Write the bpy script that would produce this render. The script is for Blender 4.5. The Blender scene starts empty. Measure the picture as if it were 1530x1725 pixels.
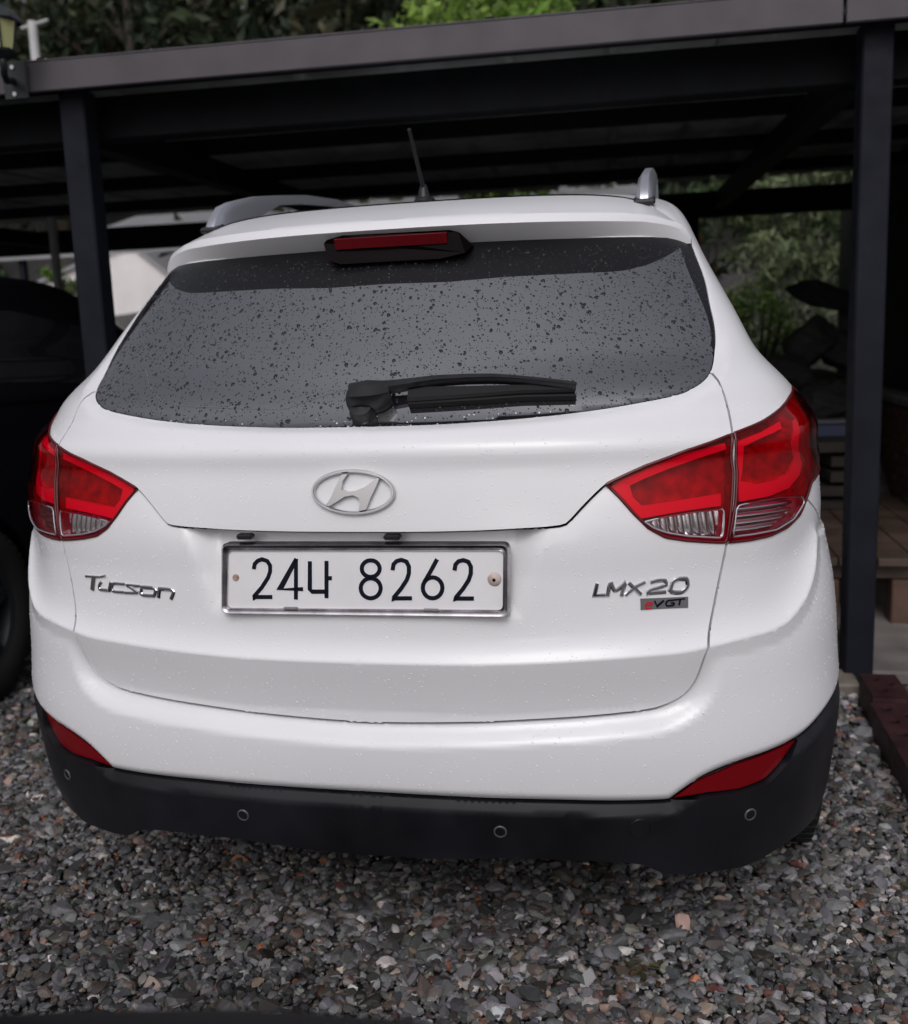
import bpy, bmesh, math, random
import numpy as np
from mathutils import Vector, Matrix
from mathutils.geometry import delaunay_2d_cdt
random.seed(7); rng = np.random.default_rng(7)
SC = bpy.context.scene; COL = SC.collection

# ------------------------------------------------------------------ camera
CAM = np.array([0.5324, -1.6319, 1.2655])
def cam_axes(yaw, pitch, roll):
    cy, sy, cp, sp = math.cos(yaw), math.sin(yaw), math.cos(pitch), math.sin(pitch)
    f = np.array([-sy*cp, cy*cp, -sp]); r = np.array([cy, sy, 0.]); u = np.cross(r, f)
    cr, sr = math.cos(roll), math.sin(roll)
    return cr*r+sr*u, -sr*r+cr*u, f
ax_r, ax_u, ax_f = cam_axes(0.209127, 0.164925, -0.037062)
cd = bpy.data.cameras.new('camera'); cam = bpy.data.objects.new('camera', cd); COL.objects.link(cam)
cam.matrix_world = Matrix([[ax_r[i], ax_u[i], -ax_f[i], CAM[i]] for i in range(3)]+[[0, 0, 0, 1]])
cd.sensor_fit = 'HORIZONTAL'; cd.sensor_width = 36; cd.lens = 1663.8/1530*36
cd.clip_start = .02; cd.clip_end = 600
cd.dof.use_dof = True; cd.dof.focus_distance = 1.80; cd.dof.aperture_fstop = 4.0
SC.camera = cam

# ------------------------------------------------------------------ sky and sun (overcast, light rain)
SUN_EL, SUN_AZ = math.radians(42), math.radians(176)
world = bpy.data.worlds.new('World'); SC.world = world; world.use_nodes = True
nt = world.node_tree; nt.nodes.clear()
sky = nt.nodes.new('ShaderNodeTexSky'); sky.sky_type = 'NISHITA'; sky.sun_disc = False
sky.sun_elevation = SUN_EL; sky.sun_rotation = SUN_AZ; sky.air_density = 1.5; sky.dust_density = 6; sky.ozone_density = 1
hsv = nt.nodes.new('ShaderNodeHueSaturation'); hsv.inputs['Saturation'].default_value = .22
bg = nt.nodes.new('ShaderNodeBackground'); bg.inputs['Strength'].default_value = .15
wo = nt.nodes.new('ShaderNodeOutputWorld')
tint = nt.nodes.new('ShaderNodeMix'); tint.data_type = 'RGBA'; tint.blend_type = 'MULTIPLY'; tint.inputs[0].default_value = 1
tint.inputs[7].default_value = (.985, .985, 1.045, 1)
nt.links.new(sky.outputs[0], hsv.inputs['Color']); nt.links.new(hsv.outputs[0], tint.inputs[6])
nt.links.new(tint.outputs[2], bg.inputs['Color']); nt.links.new(bg.outputs[0], wo.inputs[0])
sd = bpy.data.lights.new('overcast_sun', 'SUN'); sd.energy = 0.5; sd.angle = math.radians(24); sd.color = (1, .97, .94)
sun = bpy.data.objects.new('overcast_sun', sd); COL.objects.link(sun)
sdir = Vector((math.sin(SUN_AZ)*math.cos(SUN_EL), math.cos(SUN_AZ)*math.cos(SUN_EL), math.sin(SUN_EL)))
sun.rotation_euler = sdir.to_track_quat('Z', 'Y').to_euler()
vs = SC.view_settings; vs.view_transform = 'Standard'; vs.look = 'None'; vs.exposure = -0.62; vs.gamma = 1
try: vs.use_curve_mapping = False
except Exception: pass

# ------------------------------------------------------------------ materials
MATS = {}
def mat(name, col=(.5, .5, .5), rough=.5, metal=0., spec=.5, coat=0., coat_rough=.03, ior=1.5,
        var=0., vscale=8., bump=0., bscale=60., col2=None, rvar=0., bdist=.002):
    if name in MATS: return MATS[name]
    m = bpy.data.materials.new(name); m.use_nodes = True; t = m.node_tree; b = t.nodes['Principled BSDF']
    b.inputs['Base Color'].default_value = (*col, 1); b.inputs['Roughness'].default_value = rough
    b.inputs['Metallic'].default_value = metal; b.inputs['Specular IOR Level'].default_value = spec
    b.inputs['Coat Weight'].default_value = coat; b.inputs['Coat Roughness'].default_value = coat_rough
    b.inputs['IOR'].default_value = ior
    if var or col2 or bump or rvar:
        tc = t.nodes.new('ShaderNodeTexCoord')
    if var or col2:
        n = t.nodes.new('ShaderNodeTexNoise'); n.inputs['Scale'].default_value = vscale; n.inputs['Detail'].default_value = 6
        t.links.new(tc.outputs['Object'], n.inputs['Vector'])
        r = t.nodes.new('ShaderNodeValToRGB'); r.color_ramp.elements[0].position = .32; r.color_ramp.elements[1].position = .68
        c2 = col2 or tuple(max(0, c*(1-var)) for c in col)
        r.color_ramp.elements[0].color = (*c2, 1); r.color_ramp.elements[1].color = (*[min(1, c*(1+var)) for c in col], 1) if not col2 else (*col, 1)
        t.links.new(n.outputs['Fac'], r.inputs[0]); t.links.new(r.outputs[0], b.inputs['Base Color'])
    if rvar:
        n = t.nodes.new('ShaderNodeTexNoise'); n.inputs['Scale'].default_value = vscale*2.3; n.inputs['Detail'].default_value = 5
        t.links.new(tc.outputs['Object'], n.inputs['Vector'])
        q = t.nodes.new('ShaderNodeMapRange'); q.inputs[1].default_value = .3; q.inputs[2].default_value = .7
        q.inputs[3].default_value = max(0, rough-rvar); q.inputs[4].default_value = min(1, rough+rvar)
        t.links.new(n.outputs['Fac'], q.inputs[0]); t.links.new(q.outputs[0], b.inputs['Roughness'])
    if bump:
        n = t.nodes.new('ShaderNodeTexNoise'); n.inputs['Scale'].default_value = bscale; n.inputs['Detail'].default_value = 4
        t.links.new(tc.outputs['Object'], n.inputs['Vector'])
        bp = t.nodes.new('ShaderNodeBump'); bp.inputs['Strength'].default_value = bump; bp.inputs['Distance'].default_value = bdist
        t.links.new(n.outputs['Fac'], bp.inputs['Height']); t.links.new(bp.outputs[0], b.inputs['Normal'])
    MATS[name] = m; return m
def tinted_lens(name, col, gloss=.06, rough=.02):
    """coloured clear plastic: light passes through tinted, the face still mirrors"""
    m = bpy.data.materials.new(name); m.use_nodes = True; t = m.node_tree; t.nodes.clear()
    o = t.nodes.new('ShaderNodeOutputMaterial'); mx = t.nodes.new('ShaderNodeMixShader'); tr = t.nodes.new('ShaderNodeBsdfTransparent')
    tr.inputs[0].default_value = (*col, 1); g = t.nodes.new('ShaderNodeBsdfGlossy'); g.inputs['Roughness'].default_value = rough
    g.inputs['Color'].default_value = (1, 1, 1, 1)
    f = t.nodes.new('ShaderNodeFresnel'); f.inputs[0].default_value = 1.30
    t.links.new(f.outputs[0], mx.inputs[0]); t.links.new(tr.outputs[0], mx.inputs[1]); t.links.new(g.outputs[0], mx.inputs[2])
    t.links.new(mx.outputs[0], o.inputs[0]); MATS[name] = m; return m
def attr_mat(name, rough=.6, bump=0., bscale=60., spec=.5, trans=0., mul=1.):
    """colour comes from the 'Col' attribute of the pieces"""
    m = mat(name, rough=rough, bump=bump, bscale=bscale, spec=spec); t = m.node_tree
    a = t.nodes.new('ShaderNodeAttribute'); a.attribute_name = 'Col'; b = t.nodes['Principled BSDF']
    t.links.new(a.outputs['Color'], b.inputs['Base Color'])
    if trans:
        tl = t.nodes.new('ShaderNodeBsdfTranslucent'); mx = t.nodes.new('ShaderNodeMixShader'); mx.inputs[0].default_value = trans
        t.links.new(a.outputs['Color'], tl.inputs[0]); o = t.nodes['Material Output']
        t.links.new(b.outputs[0], mx.inputs[1]); t.links.new(tl.outputs[0], mx.inputs[2]); t.links.new(mx.outputs[0], o.inputs[0])
    return m

# ------------------------------------------------------------------ mesh helpers
class MB:
    """collects shapes for ONE mesh"""
    def __init__(s): s.v = []; s.f = []
    def add(s, vs, fs):
        k = len(s.v); s.v += [tuple(map(float, v)) for v in vs]; s.f += [tuple(i+k for i in f) for f in fs]; return s
    def box(s, c, d, rot=None, bev=0.):
        x, y, z = [q/2 for q in d]
        if bev:
            b = min(bev, x*.9, y*.9, z*.9); P = []
            for sx in (-1, 1):
                for sy in (-1, 1):
                    for sz in (-1, 1):
                        P += [(sx*(x-b), sy*(y-b), sz*z), (sx*(x-b), sy*y, sz*(z-b)), (sx*x, sy*(y-b), sz*(z-b))]
            bm = bmesh.new()
            for p in P: bm.verts.new(p)
            bmesh.ops.convex_hull(bm, input=bm.verts); bm.verts.index_update()
            P = [v.co.copy() for v in bm.verts]; F = [[v.index for v in f.verts] for f in bm.faces]; bm.free()
        else:
            P = [Vector((sx*x, sy*y, sz*z)) for sz in (-1, 1) for sy in (-1, 1) for sx in (-1, 1)]
            F = [(0, 2, 3, 1), (4, 5, 7, 6), (0, 1, 5, 4), (2, 6, 7, 3), (0, 4, 6, 2), (1, 3, 7, 5)]
        R = rot if rot is not None else Matrix.Identity(3); c = Vector(c)
        return s.add([R @ Vector(p)+c for p in P], F)
    def tube(s, pts, r, n=8, caps=True, flat=1.):
        pts = [Vector(p) for p in pts]; R = r if hasattr(r, '__len__') else [r]*len(pts); V = []; F = []; prev = None
        for i, p in enumerate(pts):
            d = (pts[min(i+1, len(pts)-1)]-pts[max(i-1, 0)]).normalized()
            a = prev if prev is not None else (Vector((0, 0, 1)) if abs(d.z) < .9 else Vector((1, 0, 0)))
            x = (a-d*a.dot(d)).normalized(); y = d.cross(x); prev = x
            for k in range(n):
                t = 2*math.pi*k/n; V.append(p+x*math.cos(t)*R[i]*flat+y*math.sin(t)*R[i])
        for i in range(len(pts)-1):
            for k in range(n): F.append((i*n+k, i*n+(k+1) % n, (i+1)*n+(k+1) % n, (i+1)*n+k))
        if caps: F.append(tuple(range(n-1, -1, -1))); F.append(tuple((len(pts)-1)*n+k for k in range(n)))
        return s.add(V, F)
    def lathe(s, prof, n=32, M=None, closed=False):
        """prof: (radius, axial) around local x axis"""
        M = M or Matrix.Identity(4); V = []; F = []; k = len(prof)
        for i in range(n):
            t = 2*math.pi*i/n
            for r, a in prof: V.append(M @ Vector((a, r*math.cos(t), r*math.sin(t))))
        for i in range(n):
            j = (i+1) % n
            for q in range(k if closed else k-1):
                p = (q+1) % k; F.append((i*k+q, i*k+p, j*k+p, j*k+q))
        return s.add(V, F)
    def prism(s, poly, z0, z1, M=None):
        M = M or Matrix.Identity(4); n = len(poly)
        V = [M @ Vector((x, y, z0)) for x, y in poly]+[M @ Vector((x, y, z1)) for x, y in poly]
        F = [tuple(range(n-1, -1, -1)), tuple(range(n, 2*n))]+[(i, (i+1) % n, (i+1) % n+n, i+n) for i in range(n)]
        return s.add(V, F)
    def build(s, name, m, parent=None, smooth=False, **kw):
        me = bpy.data.meshes.new(name); me.from_pydata(s.v, [], s.f); me.update()
        if smooth is True: me.shade_smooth()
        elif smooth:
            me.shade_smooth(); me.set_sharp_from_angle(angle=math.radians(smooth))
        return link(name, me, m, parent, **kw)
def link(name, me, m, parent=None, **kw):
    o = bpy.data.objects.new(name, me); COL.objects.link(o)
    if m is not None and not me.materials: me.materials.append(m)
    if parent is not None: o.parent = parent
    for k, v in kw.items(): o[k] = v
    return o
def np_mesh(name, V, F, m, parent=None, cols=None, smooth=False, **kw):
    V = np.asarray(V, np.float32); F = np.asarray(F, np.int32); me = bpy.data.meshes.new(name); k = F.shape[1]
    me.vertices.add(len(V)); me.vertices.foreach_set('co', V.ravel()); me.loops.add(F.size); me.loops.foreach_set('vertex_index', F.ravel())
    me.polygons.add(len(F)); me.polygons.foreach_set('loop_start', np.arange(0, F.size, k, dtype=np.int32))
    me.polygons.foreach_set('loop_total', np.full(len(F), k, np.int32))
    if cols is not None:
        a = me.attributes.new('Col', 'FLOAT_COLOR', 'POINT'); c = np.ones((len(V), 4), np.float32); c[:, :3] = cols; a.data.foreach_set('color', c.ravel())
    me.update(calc_edges=True); me.validate()
    me.shade_smooth() if smooth else me.shade_flat()
    return link(name, me, m, parent, **kw)
def empty(name, loc, label, cat, group=None, rz=0):
    o = bpy.data.objects.new(name, None); COL.objects.link(o); o.location = loc; o.rotation_euler = (0, 0, rz); o.empty_display_size = .2
    o['label'] = label; o['category'] = cat
    if group: o['group'] = group
    return o
def tag(o, label=None, cat=None, group=None, kind=None):
    if label: o['label'] = label
    if cat: o['category'] = cat
    if group: o['group'] = group
    if kind: o['kind'] = kind
    return o

# ---------------------------------------------------------------- car body surface
# right half table: v, z, y at centre, half width, corner depth, exponent, front y
CT = np.array([
[0.18,0.20,0.0939,0.819,0.3968,2.7,4.3],[0.28,0.28,0.0344,0.8364,0.4211,2.7,4.36],
[0.36,0.36,0.0135,0.8635,0.445,2.7,4.4],[0.45,0.45,0.0013,0.8768,0.4597,2.7,4.4],
[0.55,0.55,-0.0034,0.8865,0.4657,2.7,4.4],[0.65,0.65,-0.0008,0.8815,0.4658,2.7,4.38],
[0.75,0.75,0.0006,0.8748,0.4573,2.7,4.36],[0.85,0.85,0.0102,0.8592,0.4242,2.6,4.33],
[0.95,0.95,0.0215,0.8383,0.4002,2.6,4.25],[1.03,1.03,0.0325,0.8285,0.378,2.5,4.1],
[1.065,1.065,0.0365,0.8214,0.381,2.5,3.93],[1.1,1.1,0.0425,0.8228,0.398,2.5,3.7],
[1.125,1.125,0.072,0.8125,0.393,2.5,3.50],[1.15,1.15,0.0985,0.799,0.386,2.5,3.35],
[1.175,1.175,0.12,0.7813,0.38,2.5,3.29],[1.2,1.2,0.142,0.7573,0.37,2.5,3.25],
[1.235,1.235,0.171,0.725,0.355,2.5,3.18],[1.28,1.28,0.209,0.702,0.342,2.5,3.1],
[1.37,1.37,0.285,0.6602,0.336,2.5,2.95],[1.46,1.46,0.362,0.6188,0.345,2.5,2.78],
[1.52,1.52,0.4225,0.5957,0.357,2.5,2.65],[1.57,1.565,0.5009,0.5732,0.3588,2.5,2.5],
[1.62,1.592,0.6151,0.539,0.3267,2.6,2.35],[1.7,1.612,0.7995,0.4355,0.2943,2.8,2.1],
[1.8,1.645,1.0737,0.2867,0.2014,2.8,1.9],[1.86,1.662,1.2577,0.1163,0.0584,2.8,1.5]])

def hermite(x, X, Y):
    h = np.diff(X); d = np.diff(Y)/h
    m = np.empty(len(X)); m[0] = d[0]; m[-1] = d[-1]
    w1 = 2*h[1:]+h[:-1]; w2 = h[1:]+2*h[:-1]
    with np.errstate(divide='ignore', invalid='ignore'):
        m[1:-1] = np.where(d[1:]*d[:-1] > 0, (w1+w2)/(w1/d[:-1]+w2/d[1:]), 0)
    i = np.clip(np.searchsorted(X, x, side='right')-1, 0, len(X)-2); t = (x-X[i])/h[i]
    return (2*t**3-3*t**2+1)*Y[i]+(t**3-2*t**2+t)*h[i]*m[i]+(-2*t**3+3*t**2)*Y[i+1]+(t**3-t**2)*h[i]*m[i+1]

def cubic_coef(X, Y):
    n = len(X); h = np.diff(X); A = np.zeros((n, n)); b = np.zeros(n); A[0, 0] = A[-1, -1] = 1
    for i in range(1, n-1):
        A[i, i-1] = h[i-1]; A[i, i] = 2*(h[i-1]+h[i]); A[i, i+1] = h[i]
        b[i] = 3*((Y[i+1]-Y[i])/h[i]-(Y[i]-Y[i-1])/h[i-1])
    c = np.linalg.solve(A, b)
    return (Y[1:]-Y[:-1])/h-h*(2*c[:-1]+c[1:])/3, c, (c[1:]-c[:-1])/(3*h)
CC = [cubic_coef(CT[:, 0], CT[:, k]) for k in range(1, 6)]

def rowvals(v):
    X = CT[:, 0]; i = np.clip(np.searchsorted(X, v, side='right')-1, 0, len(X)-2); t = v-X[i]
    out = [CT[:, k+1][i]+CC[k][0][i]*t+CC[k][1][i]*t**2+CC[k][2][i]*t**3 for k in range(5)]
    out.append(hermite(v, X, CT[:, 6])); return out

def sstep(x): x = np.clip(x, 0, 1); return x*x*(3-2*x)

def bow(v):
    """the rear window is an even shallow curve in plan, the pillars turn sharply beside it"""
    return BOW*sstep((np.asarray(v, float)-1.13)/.12)*(1-sstep((np.asarray(v, float)-1.48)/.12))
BOW = .115
def nbow(v, n): return n+BN*sstep((np.asarray(v, float)-1.13)/.12)*(1-sstep((np.asarray(v, float)-1.48)/.12))
BN = 1.6

def base(u, v):
    """u 0..1 rear to corner, 1..2 side, 2..3 front; negative u = left half"""
    u, v = np.broadcast_arrays(np.asarray(u, float), np.asarray(v, float))
    s = np.where(u < 0, -1., 1.); u = np.abs(u)
    z0, y0, Xm, D, n, yf = rowvals(v)
    bw = bow(v); p = 2/nbow(v, n); th = np.clip(u, 0, 1)*np.pi/2
    X = Xm*np.maximum(np.sin(th), 1e-9)**(2/n)
    Y = y0+(D-bw)*(1-np.maximum(1-np.clip(X/Xm, 0, 1)**nbow(v, n), 1e-12)**(1/nbow(v, n)))+bw*np.clip(X/Xm, 0, 1)**2
    Df = .5; L = np.maximum(yf-Df-(y0+D), .05); Y = Y+np.clip(u-1, 0, 1)*L
    X = X+np.where(v < 1.12, .022, .012)*np.sin(np.clip(u-1, 0, 1)*np.pi)**.5*(u > 1)*0
    th2 = np.clip(u-2, 0, 1)*np.pi/2; q = 2/2.6
    X = np.where(u > 2, Xm*np.maximum(np.cos(th2), 1e-12)**q, X)
    Y = np.where(u > 2, Y+Df*np.maximum(np.sin(th2), 1e-12)**q, Y)
    return np.stack([X*s, Y, z0+0*X], -1)

def side_u(y, v):
    """u on the right flank at distance y, height v"""
    z0, y0, Xm, D, n, yf = rowvals(np.asarray(v, float))
    L = np.maximum(yf-.5-(y0+D), .05); y = np.asarray(y, float)
    ug = np.linspace(0, 1, 400); yg = base(ug, np.full(400, float(np.ravel(v)[0])))[:, 1]
    return np.where(y > y0+D, 1+(y-y0-D)/L, np.interp(y, yg, ug))


def resample(pts, step=.012, closed=False, curve=True):
    """smooth resample of a (u, v) polyline in metric spacing"""
    p = np.array(pts, float)
    if closed: p = np.vstack([p, p[:1]])
    q = base(p[:, 0], p[:, 1]); L = np.r_[0, np.cumsum(np.linalg.norm(np.diff(q, axis=0), axis=1))]
    keep = np.r_[True, np.diff(L) > 1e-6]; p = p[keep]; L = L[keep]
    n = max(int(L[-1]/step), 2); t = np.linspace(0, L[-1], n+1)
    if curve and len(p) > 2: r = np.stack([hermite(t, L, p[:, 0]), hermite(t, L, p[:, 1])], 1)
    else: r = np.stack([np.interp(t, L, p[:, 0]), np.interp(t, L, p[:, 1])], 1)
    return r[:-1] if closed else r

def inpoly(P, poly):
    P = np.asarray(P, float).reshape(-1, 2); poly = np.asarray(poly, float); out = np.zeros(len(P), bool)
    xi, yi = poly[:, 0], poly[:, 1]; xj, yj = np.roll(xi, 1), np.roll(yi, 1); k = yi != yj; xi, yi, xj, yj = xi[k], yi[k], xj[k], yj[k]; sl = (xj-xi)/(yj-yi)
    cand = np.where((P[:, 0] <= xi.max()+1e-9) & (P[:, 0] >= xi.min()-1e-9) & (P[:, 1] <= yi.max()) & (P[:, 1] >= min(yi.min(), yj.min())))[0]
    for c in np.array_split(cand, max(1, len(cand)//4000)):
        if len(c):
            x, y = P[c, 0:1], P[c, 1:2]; out[c] = ((((yi > y) != (yj > y)) & (x < sl*(y-yi)+xi)).sum(1) % 2) == 1
    return out

def pdist(Q, line):
    """distance of 3-D points Q (n,3) to a 3-D polyline"""
    A = line[:-1]; AB = line[1:]-A; L2 = np.maximum((AB*AB).sum(1), 1e-12); d = np.empty(len(Q)); aA = (A*AB).sum(1); AA = (A*A).sum(1)
    for c in np.array_split(np.arange(len(Q)), max(1, len(Q)//3000)):
        if len(c):
            q = Q[c]; t0 = q@AB.T-aA; t = np.clip(t0/L2, 0, 1); qa = (q*q).sum(1)[:, None]-2*(q@A.T)+AA
            d[c] = np.sqrt(np.maximum((qa-2*t*t0+t*t*L2).min(1), 0))
    return d

def base_normal(u, v, f=None):
    f = f or base; e = 1e-3
    a = f(u+e, v)-f(u-e, v); b = f(u, v+e)-f(u, v-e); n = np.cross(a, b)
    return n/np.maximum(np.linalg.norm(n, axis=-1, keepdims=True), 1e-12)

FLAT = None
UNDER = None   # which side of the lid lip a panel lies on
def disp(u, v):
    """outward relief of the sheet metal in metres"""
    if FLAT is not None: return np.full(np.shape(u), FLAT)
    u0 = np.abs(np.ravel(u)); v0 = np.ravel(v); h = np.zeros(len(u0))
    m = (u0 < 1.35) & (v0 < 1.62)
    if not m.any(): return h.reshape(np.shape(u))
    uu, vv = u0[m], v0[m]; Q = base(uu, vv); UV = np.stack([uu, vv], 1)
    L = DL
    tail = inpoly(UV, L['tail_poly']); dt = pdist(Q, L['tail3'])
    wt = np.where(tail, 1, 1-sstep(dt/.042))
    vc = np.interp(uu, L['crease'][:, 0], L['crease'][:, 1]); dc = pdist(Q, L['crease3'])
    below = (vv < vc) & (uu < L['crease'][-1, 0]+.3)
    fade = 1-sstep((vv-.86)/.10)
    lowfade = np.where(uu < .62, 1, 1-sstep((uu-.62)/.3))
    hb = -.026*np.clip(dc/.10, 0, 1)*wt+(1-wt)*(-.008)*np.minimum(dc/.03, 1)*np.exp(-dc/.10)*fade
    s = .060; ha = -.0160*(dc/s)*np.exp(1-dc/s)*fade
    hh = np.where(below, hb, ha)
    # plate recess under the lid lip
    dl = pdist(Q, L['lip3']); dr = pdist(Q, L['recess3'])
    rin = inpoly(UV, L['recess_poly']); under = inpoly(UV, L['lower_poly']) if UNDER is None else np.full(len(uu), UNDER)
    lat = np.where(rin, sstep(dr/.060), 0)
    hh += np.where(under, -.036*lat*np.clip((vv-.74)/.19, 0, 1)**1.2, 0)
    hh += np.where(under & ~below, -.006*np.exp(-dl/.03), 0)
    # rolled ledge under the rear window
    dg = pdist(Q, L['glass3']); inside = inpoly(UV, L['glass_poly']); wv = 1-sstep((vv-1.20)/.10)
    r = np.where(dg < .026, dg/.026, np.exp(-(dg-.026)/.075)); r = np.where(np.abs(dg-.026) < .004, r-.10*(1-np.abs(dg-.026)/.004)**2, r)
    hh += np.where(inside, -.003, (.009*r)*wv-.003*np.exp(-dg/.006))
    # white edge tucked in above the black cladding, ledge of the cladding below it
    dw = pdist(Q, L['white3']); wh = inpoly(UV, L['clad_poly'])
    hh += np.where(wh, -.013*(1-np.clip(dw/.026, 0, 1)), -.013*np.clip(1-dw/.022, 0, 1)**2)
    h[m] = hh*(1-sstep((uu-1.15)/.2))
    return h.reshape(np.shape(u))

def surf(u, v, off=0.):
    u = np.asarray(u, float); v = np.asarray(v, float)
    return base(u, v)+base_normal(u, v)*np.where(u < 0, 1, 1)[..., None]*(disp(u, v)+off)[..., None]

# outlines on the body in (u, v), measured
CV = {
 'lamp_in': [[0.2999,1.0248],[0.3323,1.0389],[0.3663,1.0524],[0.4412,1.0757],[0.5383,1.0973],[0.5367,1.0349],[0.5163,0.9723],[0.4969,0.9142],[0.4552,0.9181],[0.4162,0.9232],[0.3796,0.9306],[0.3534,0.947],[0.3339,0.9716],[0.3168,1.0004]],
 'lamp_out': [[0.545,1.0985],[0.6296,1.1128],[0.7219,1.1316],[0.8001,1.1492],[0.9053,1.165],[1.0108,1.135],[1.0557,1.112],[1.0467,1.075],[1.0187,1.03],[0.8028,0.9977],[0.7679,0.975],[0.7223,0.9453],[0.6697,0.9276],[0.6122,0.9178],[0.5534,0.9144],[0.5015,0.9139],[0.5189,0.958],[0.5286,0.9786],[0.5464,1.0344],[0.5505,1.0693]],
 'clear_in': [[0.3468,0.9588],[0.3837,0.9659],[0.4281,0.9702],[0.497,0.9728],[0.4932,0.9494],[0.4857,0.9239],[0.4561,0.9269],[0.4171,0.9314],[0.3824,0.9384],[0.36,0.9477]],
 'clear_out': [[0.5254,0.97],[0.5331,0.9766],[0.5914,0.981],[0.6492,0.9826],[0.7291,0.9773],[0.7367,0.9664],[0.6862,0.9411],[0.6261,0.9278],[0.5572,0.9249],[0.5095,0.9243]],
 'band_in': [[0.3081,1.0211],[0.3375,1.0357],[0.3799,1.0511],[0.4406,1.0699],[0.527,1.0854],[0.5327,1.0733],[0.4705,1.0611],[0.4111,1.0465],[0.3612,1.0307],[0.337,1.0207],[0.3386,1.0005],[0.3501,0.9858],[0.3884,0.9891],[0.4445,0.9943],[0.5047,0.999],[0.5,0.9778],[0.4288,0.9737],[0.3843,0.969],[0.3438,0.9638],[0.3284,0.9888]],
 'band_out': [[0.5601,1.0867],[0.6226,1.0998],[0.706,1.1154],[0.7021,1.103],[0.63,1.09],[0.577,1.076],[0.5675,1.0372],[0.5567,1.0174],[0.5985,1.0096],[0.6642,1.0125],[0.7168,1.0226],[0.7578,1.0463],[0.7555,1.0835],[0.7667,1.1129],[0.806,1.1183],[0.8054,1.0961],[0.8168,1.0478],[0.7616,1.014],[0.7038,0.9949],[0.6274,0.9858],[0.5451,0.9821],[0.551,1.028]],
 'tailgate': [[0.5771,1.2008],[0.5703,1.1906],[0.5622,1.1757],[0.5566,1.1559],[0.5489,1.1275],[0.541,1.0985],[0.5428,1.0387],[0.523,0.9784],[0.4998,0.9156],[0.4831,0.8681],[0.4568,0.8092],[0.4272,0.7453],[0.4167,0.715],[0.4054,0.6748],[0.3895,0.6491],[0.3683,0.6341],[0.3473,0.6257],[0.3297,0.6213],[0.2822,0.6161],[0.2381,0.6121],[0.1585,0.6056],[0.089,0.5988],[0.0313,0.594],[0,0.5915]],
 'crease': [[0,0.7135],[0.036,0.7137],[0.0933,0.715],[0.1614,0.7185],[0.2387,0.7232],[0.3268,0.7279],[0.3689,0.7295],[0.4227,0.736],[0.4858,0.744],[0.542,0.7491],[0.5988,0.7581],[0.6609,0.783],[0.7145,0.814],[0.7581,0.8504],[0.8022,0.8999]],
 'white': [[0,0.4582],[0.03,0.4579],[0.1698,0.4569],[0.2819,0.4529],[0.3555,0.4513],[0.3713,0.4626],[0.3889,0.4753],[0.4155,0.4922],[0.4802,0.5113],[0.5634,0.5221],[0.6529,0.536],[0.7287,0.5555],[0.8073,0.5736],[0.9737,0.6],[1.0162,0.615]],
 'ledge': [[0,0.4237],[0.03,0.4238],[0.14,0.426],[0.258,0.4304],[0.3979,0.4341],[0.4979,0.4314],[0.5654,0.4358],[0.5994,0.4553],[0.6317,0.4962],[0.6584,0.5277]],
 'bottom': [[0,0.33],[0.03,0.3303],[0.1443,0.3404],[0.2428,0.3368],[0.3177,0.3261],[0.3594,0.3052],[0.3812,0.2978],[0.4717,0.2926],[0.5416,0.2891],[0.5852,0.2975],[0.6702,0.3156],[0.9771437659407811,0.35],[1.0114817466069574,0.4]],
 'refl': [[0.3627,0.4526],[0.3746,0.4628],[0.3898,0.4733],[0.4163,0.4894],[0.4804,0.5083],[0.5633,0.5192],[0.65,0.5318],[0.6289,0.5151],[0.596,0.488],[0.5594,0.4653],[0.4988,0.456],[0.4263,0.4573]],
 'glass': [[0,1.133],[0.0489,1.1334],[0.1193,1.1365],[0.2002,1.1415],[0.2927,1.1499],[0.3913,1.1615],[0.4424,1.1679],[0.4675,1.1719],[0.5151,1.1841],[0.5682,1.2017],[0.6229,1.2278],[0.6688,1.2588],[0.698,1.2915],[0.726,1.3324],[0.7877,1.397],[0.8228,1.4603]],
 'dark_reflection_top': [[0.0,1.3967],[0.0769,1.395],[0.1939,1.4],[0.3207,1.4015],[0.4407,1.4035],[0.5277,1.4135],[0.5924,1.4257],[0.7182,1.4527]],
 'dark_reflection_side': [[0.7249,1.4523],[0.7067,1.4106],[0.7,1.3729],[0.6925,1.3303],[0.6813,1.2951],[0.6643,1.2667]],
 'lip': [[0,0.9465],[0.04,0.9467],[0.1,0.948],[0.16,0.951],[0.2246,0.9565],[0.2367,0.966],[0.2522,0.982],[0.2777,1.006],[0.3,1.0248]],
 'recess': [[0,0.985],[0.2246,0.985],[0.1931,0.9117],[0.1812,0.8546],[0.153,0.7867],[0,0.776]],
 'side_seam': [[0.7605,0.973],[0.7973,0.9563],[0.8835,0.9169]],
 'badge_r': [[0.2572,0.8496],[0.4142,0.8552],[0.4065,0.8245],[0.2547,0.8321]],
}
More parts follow.
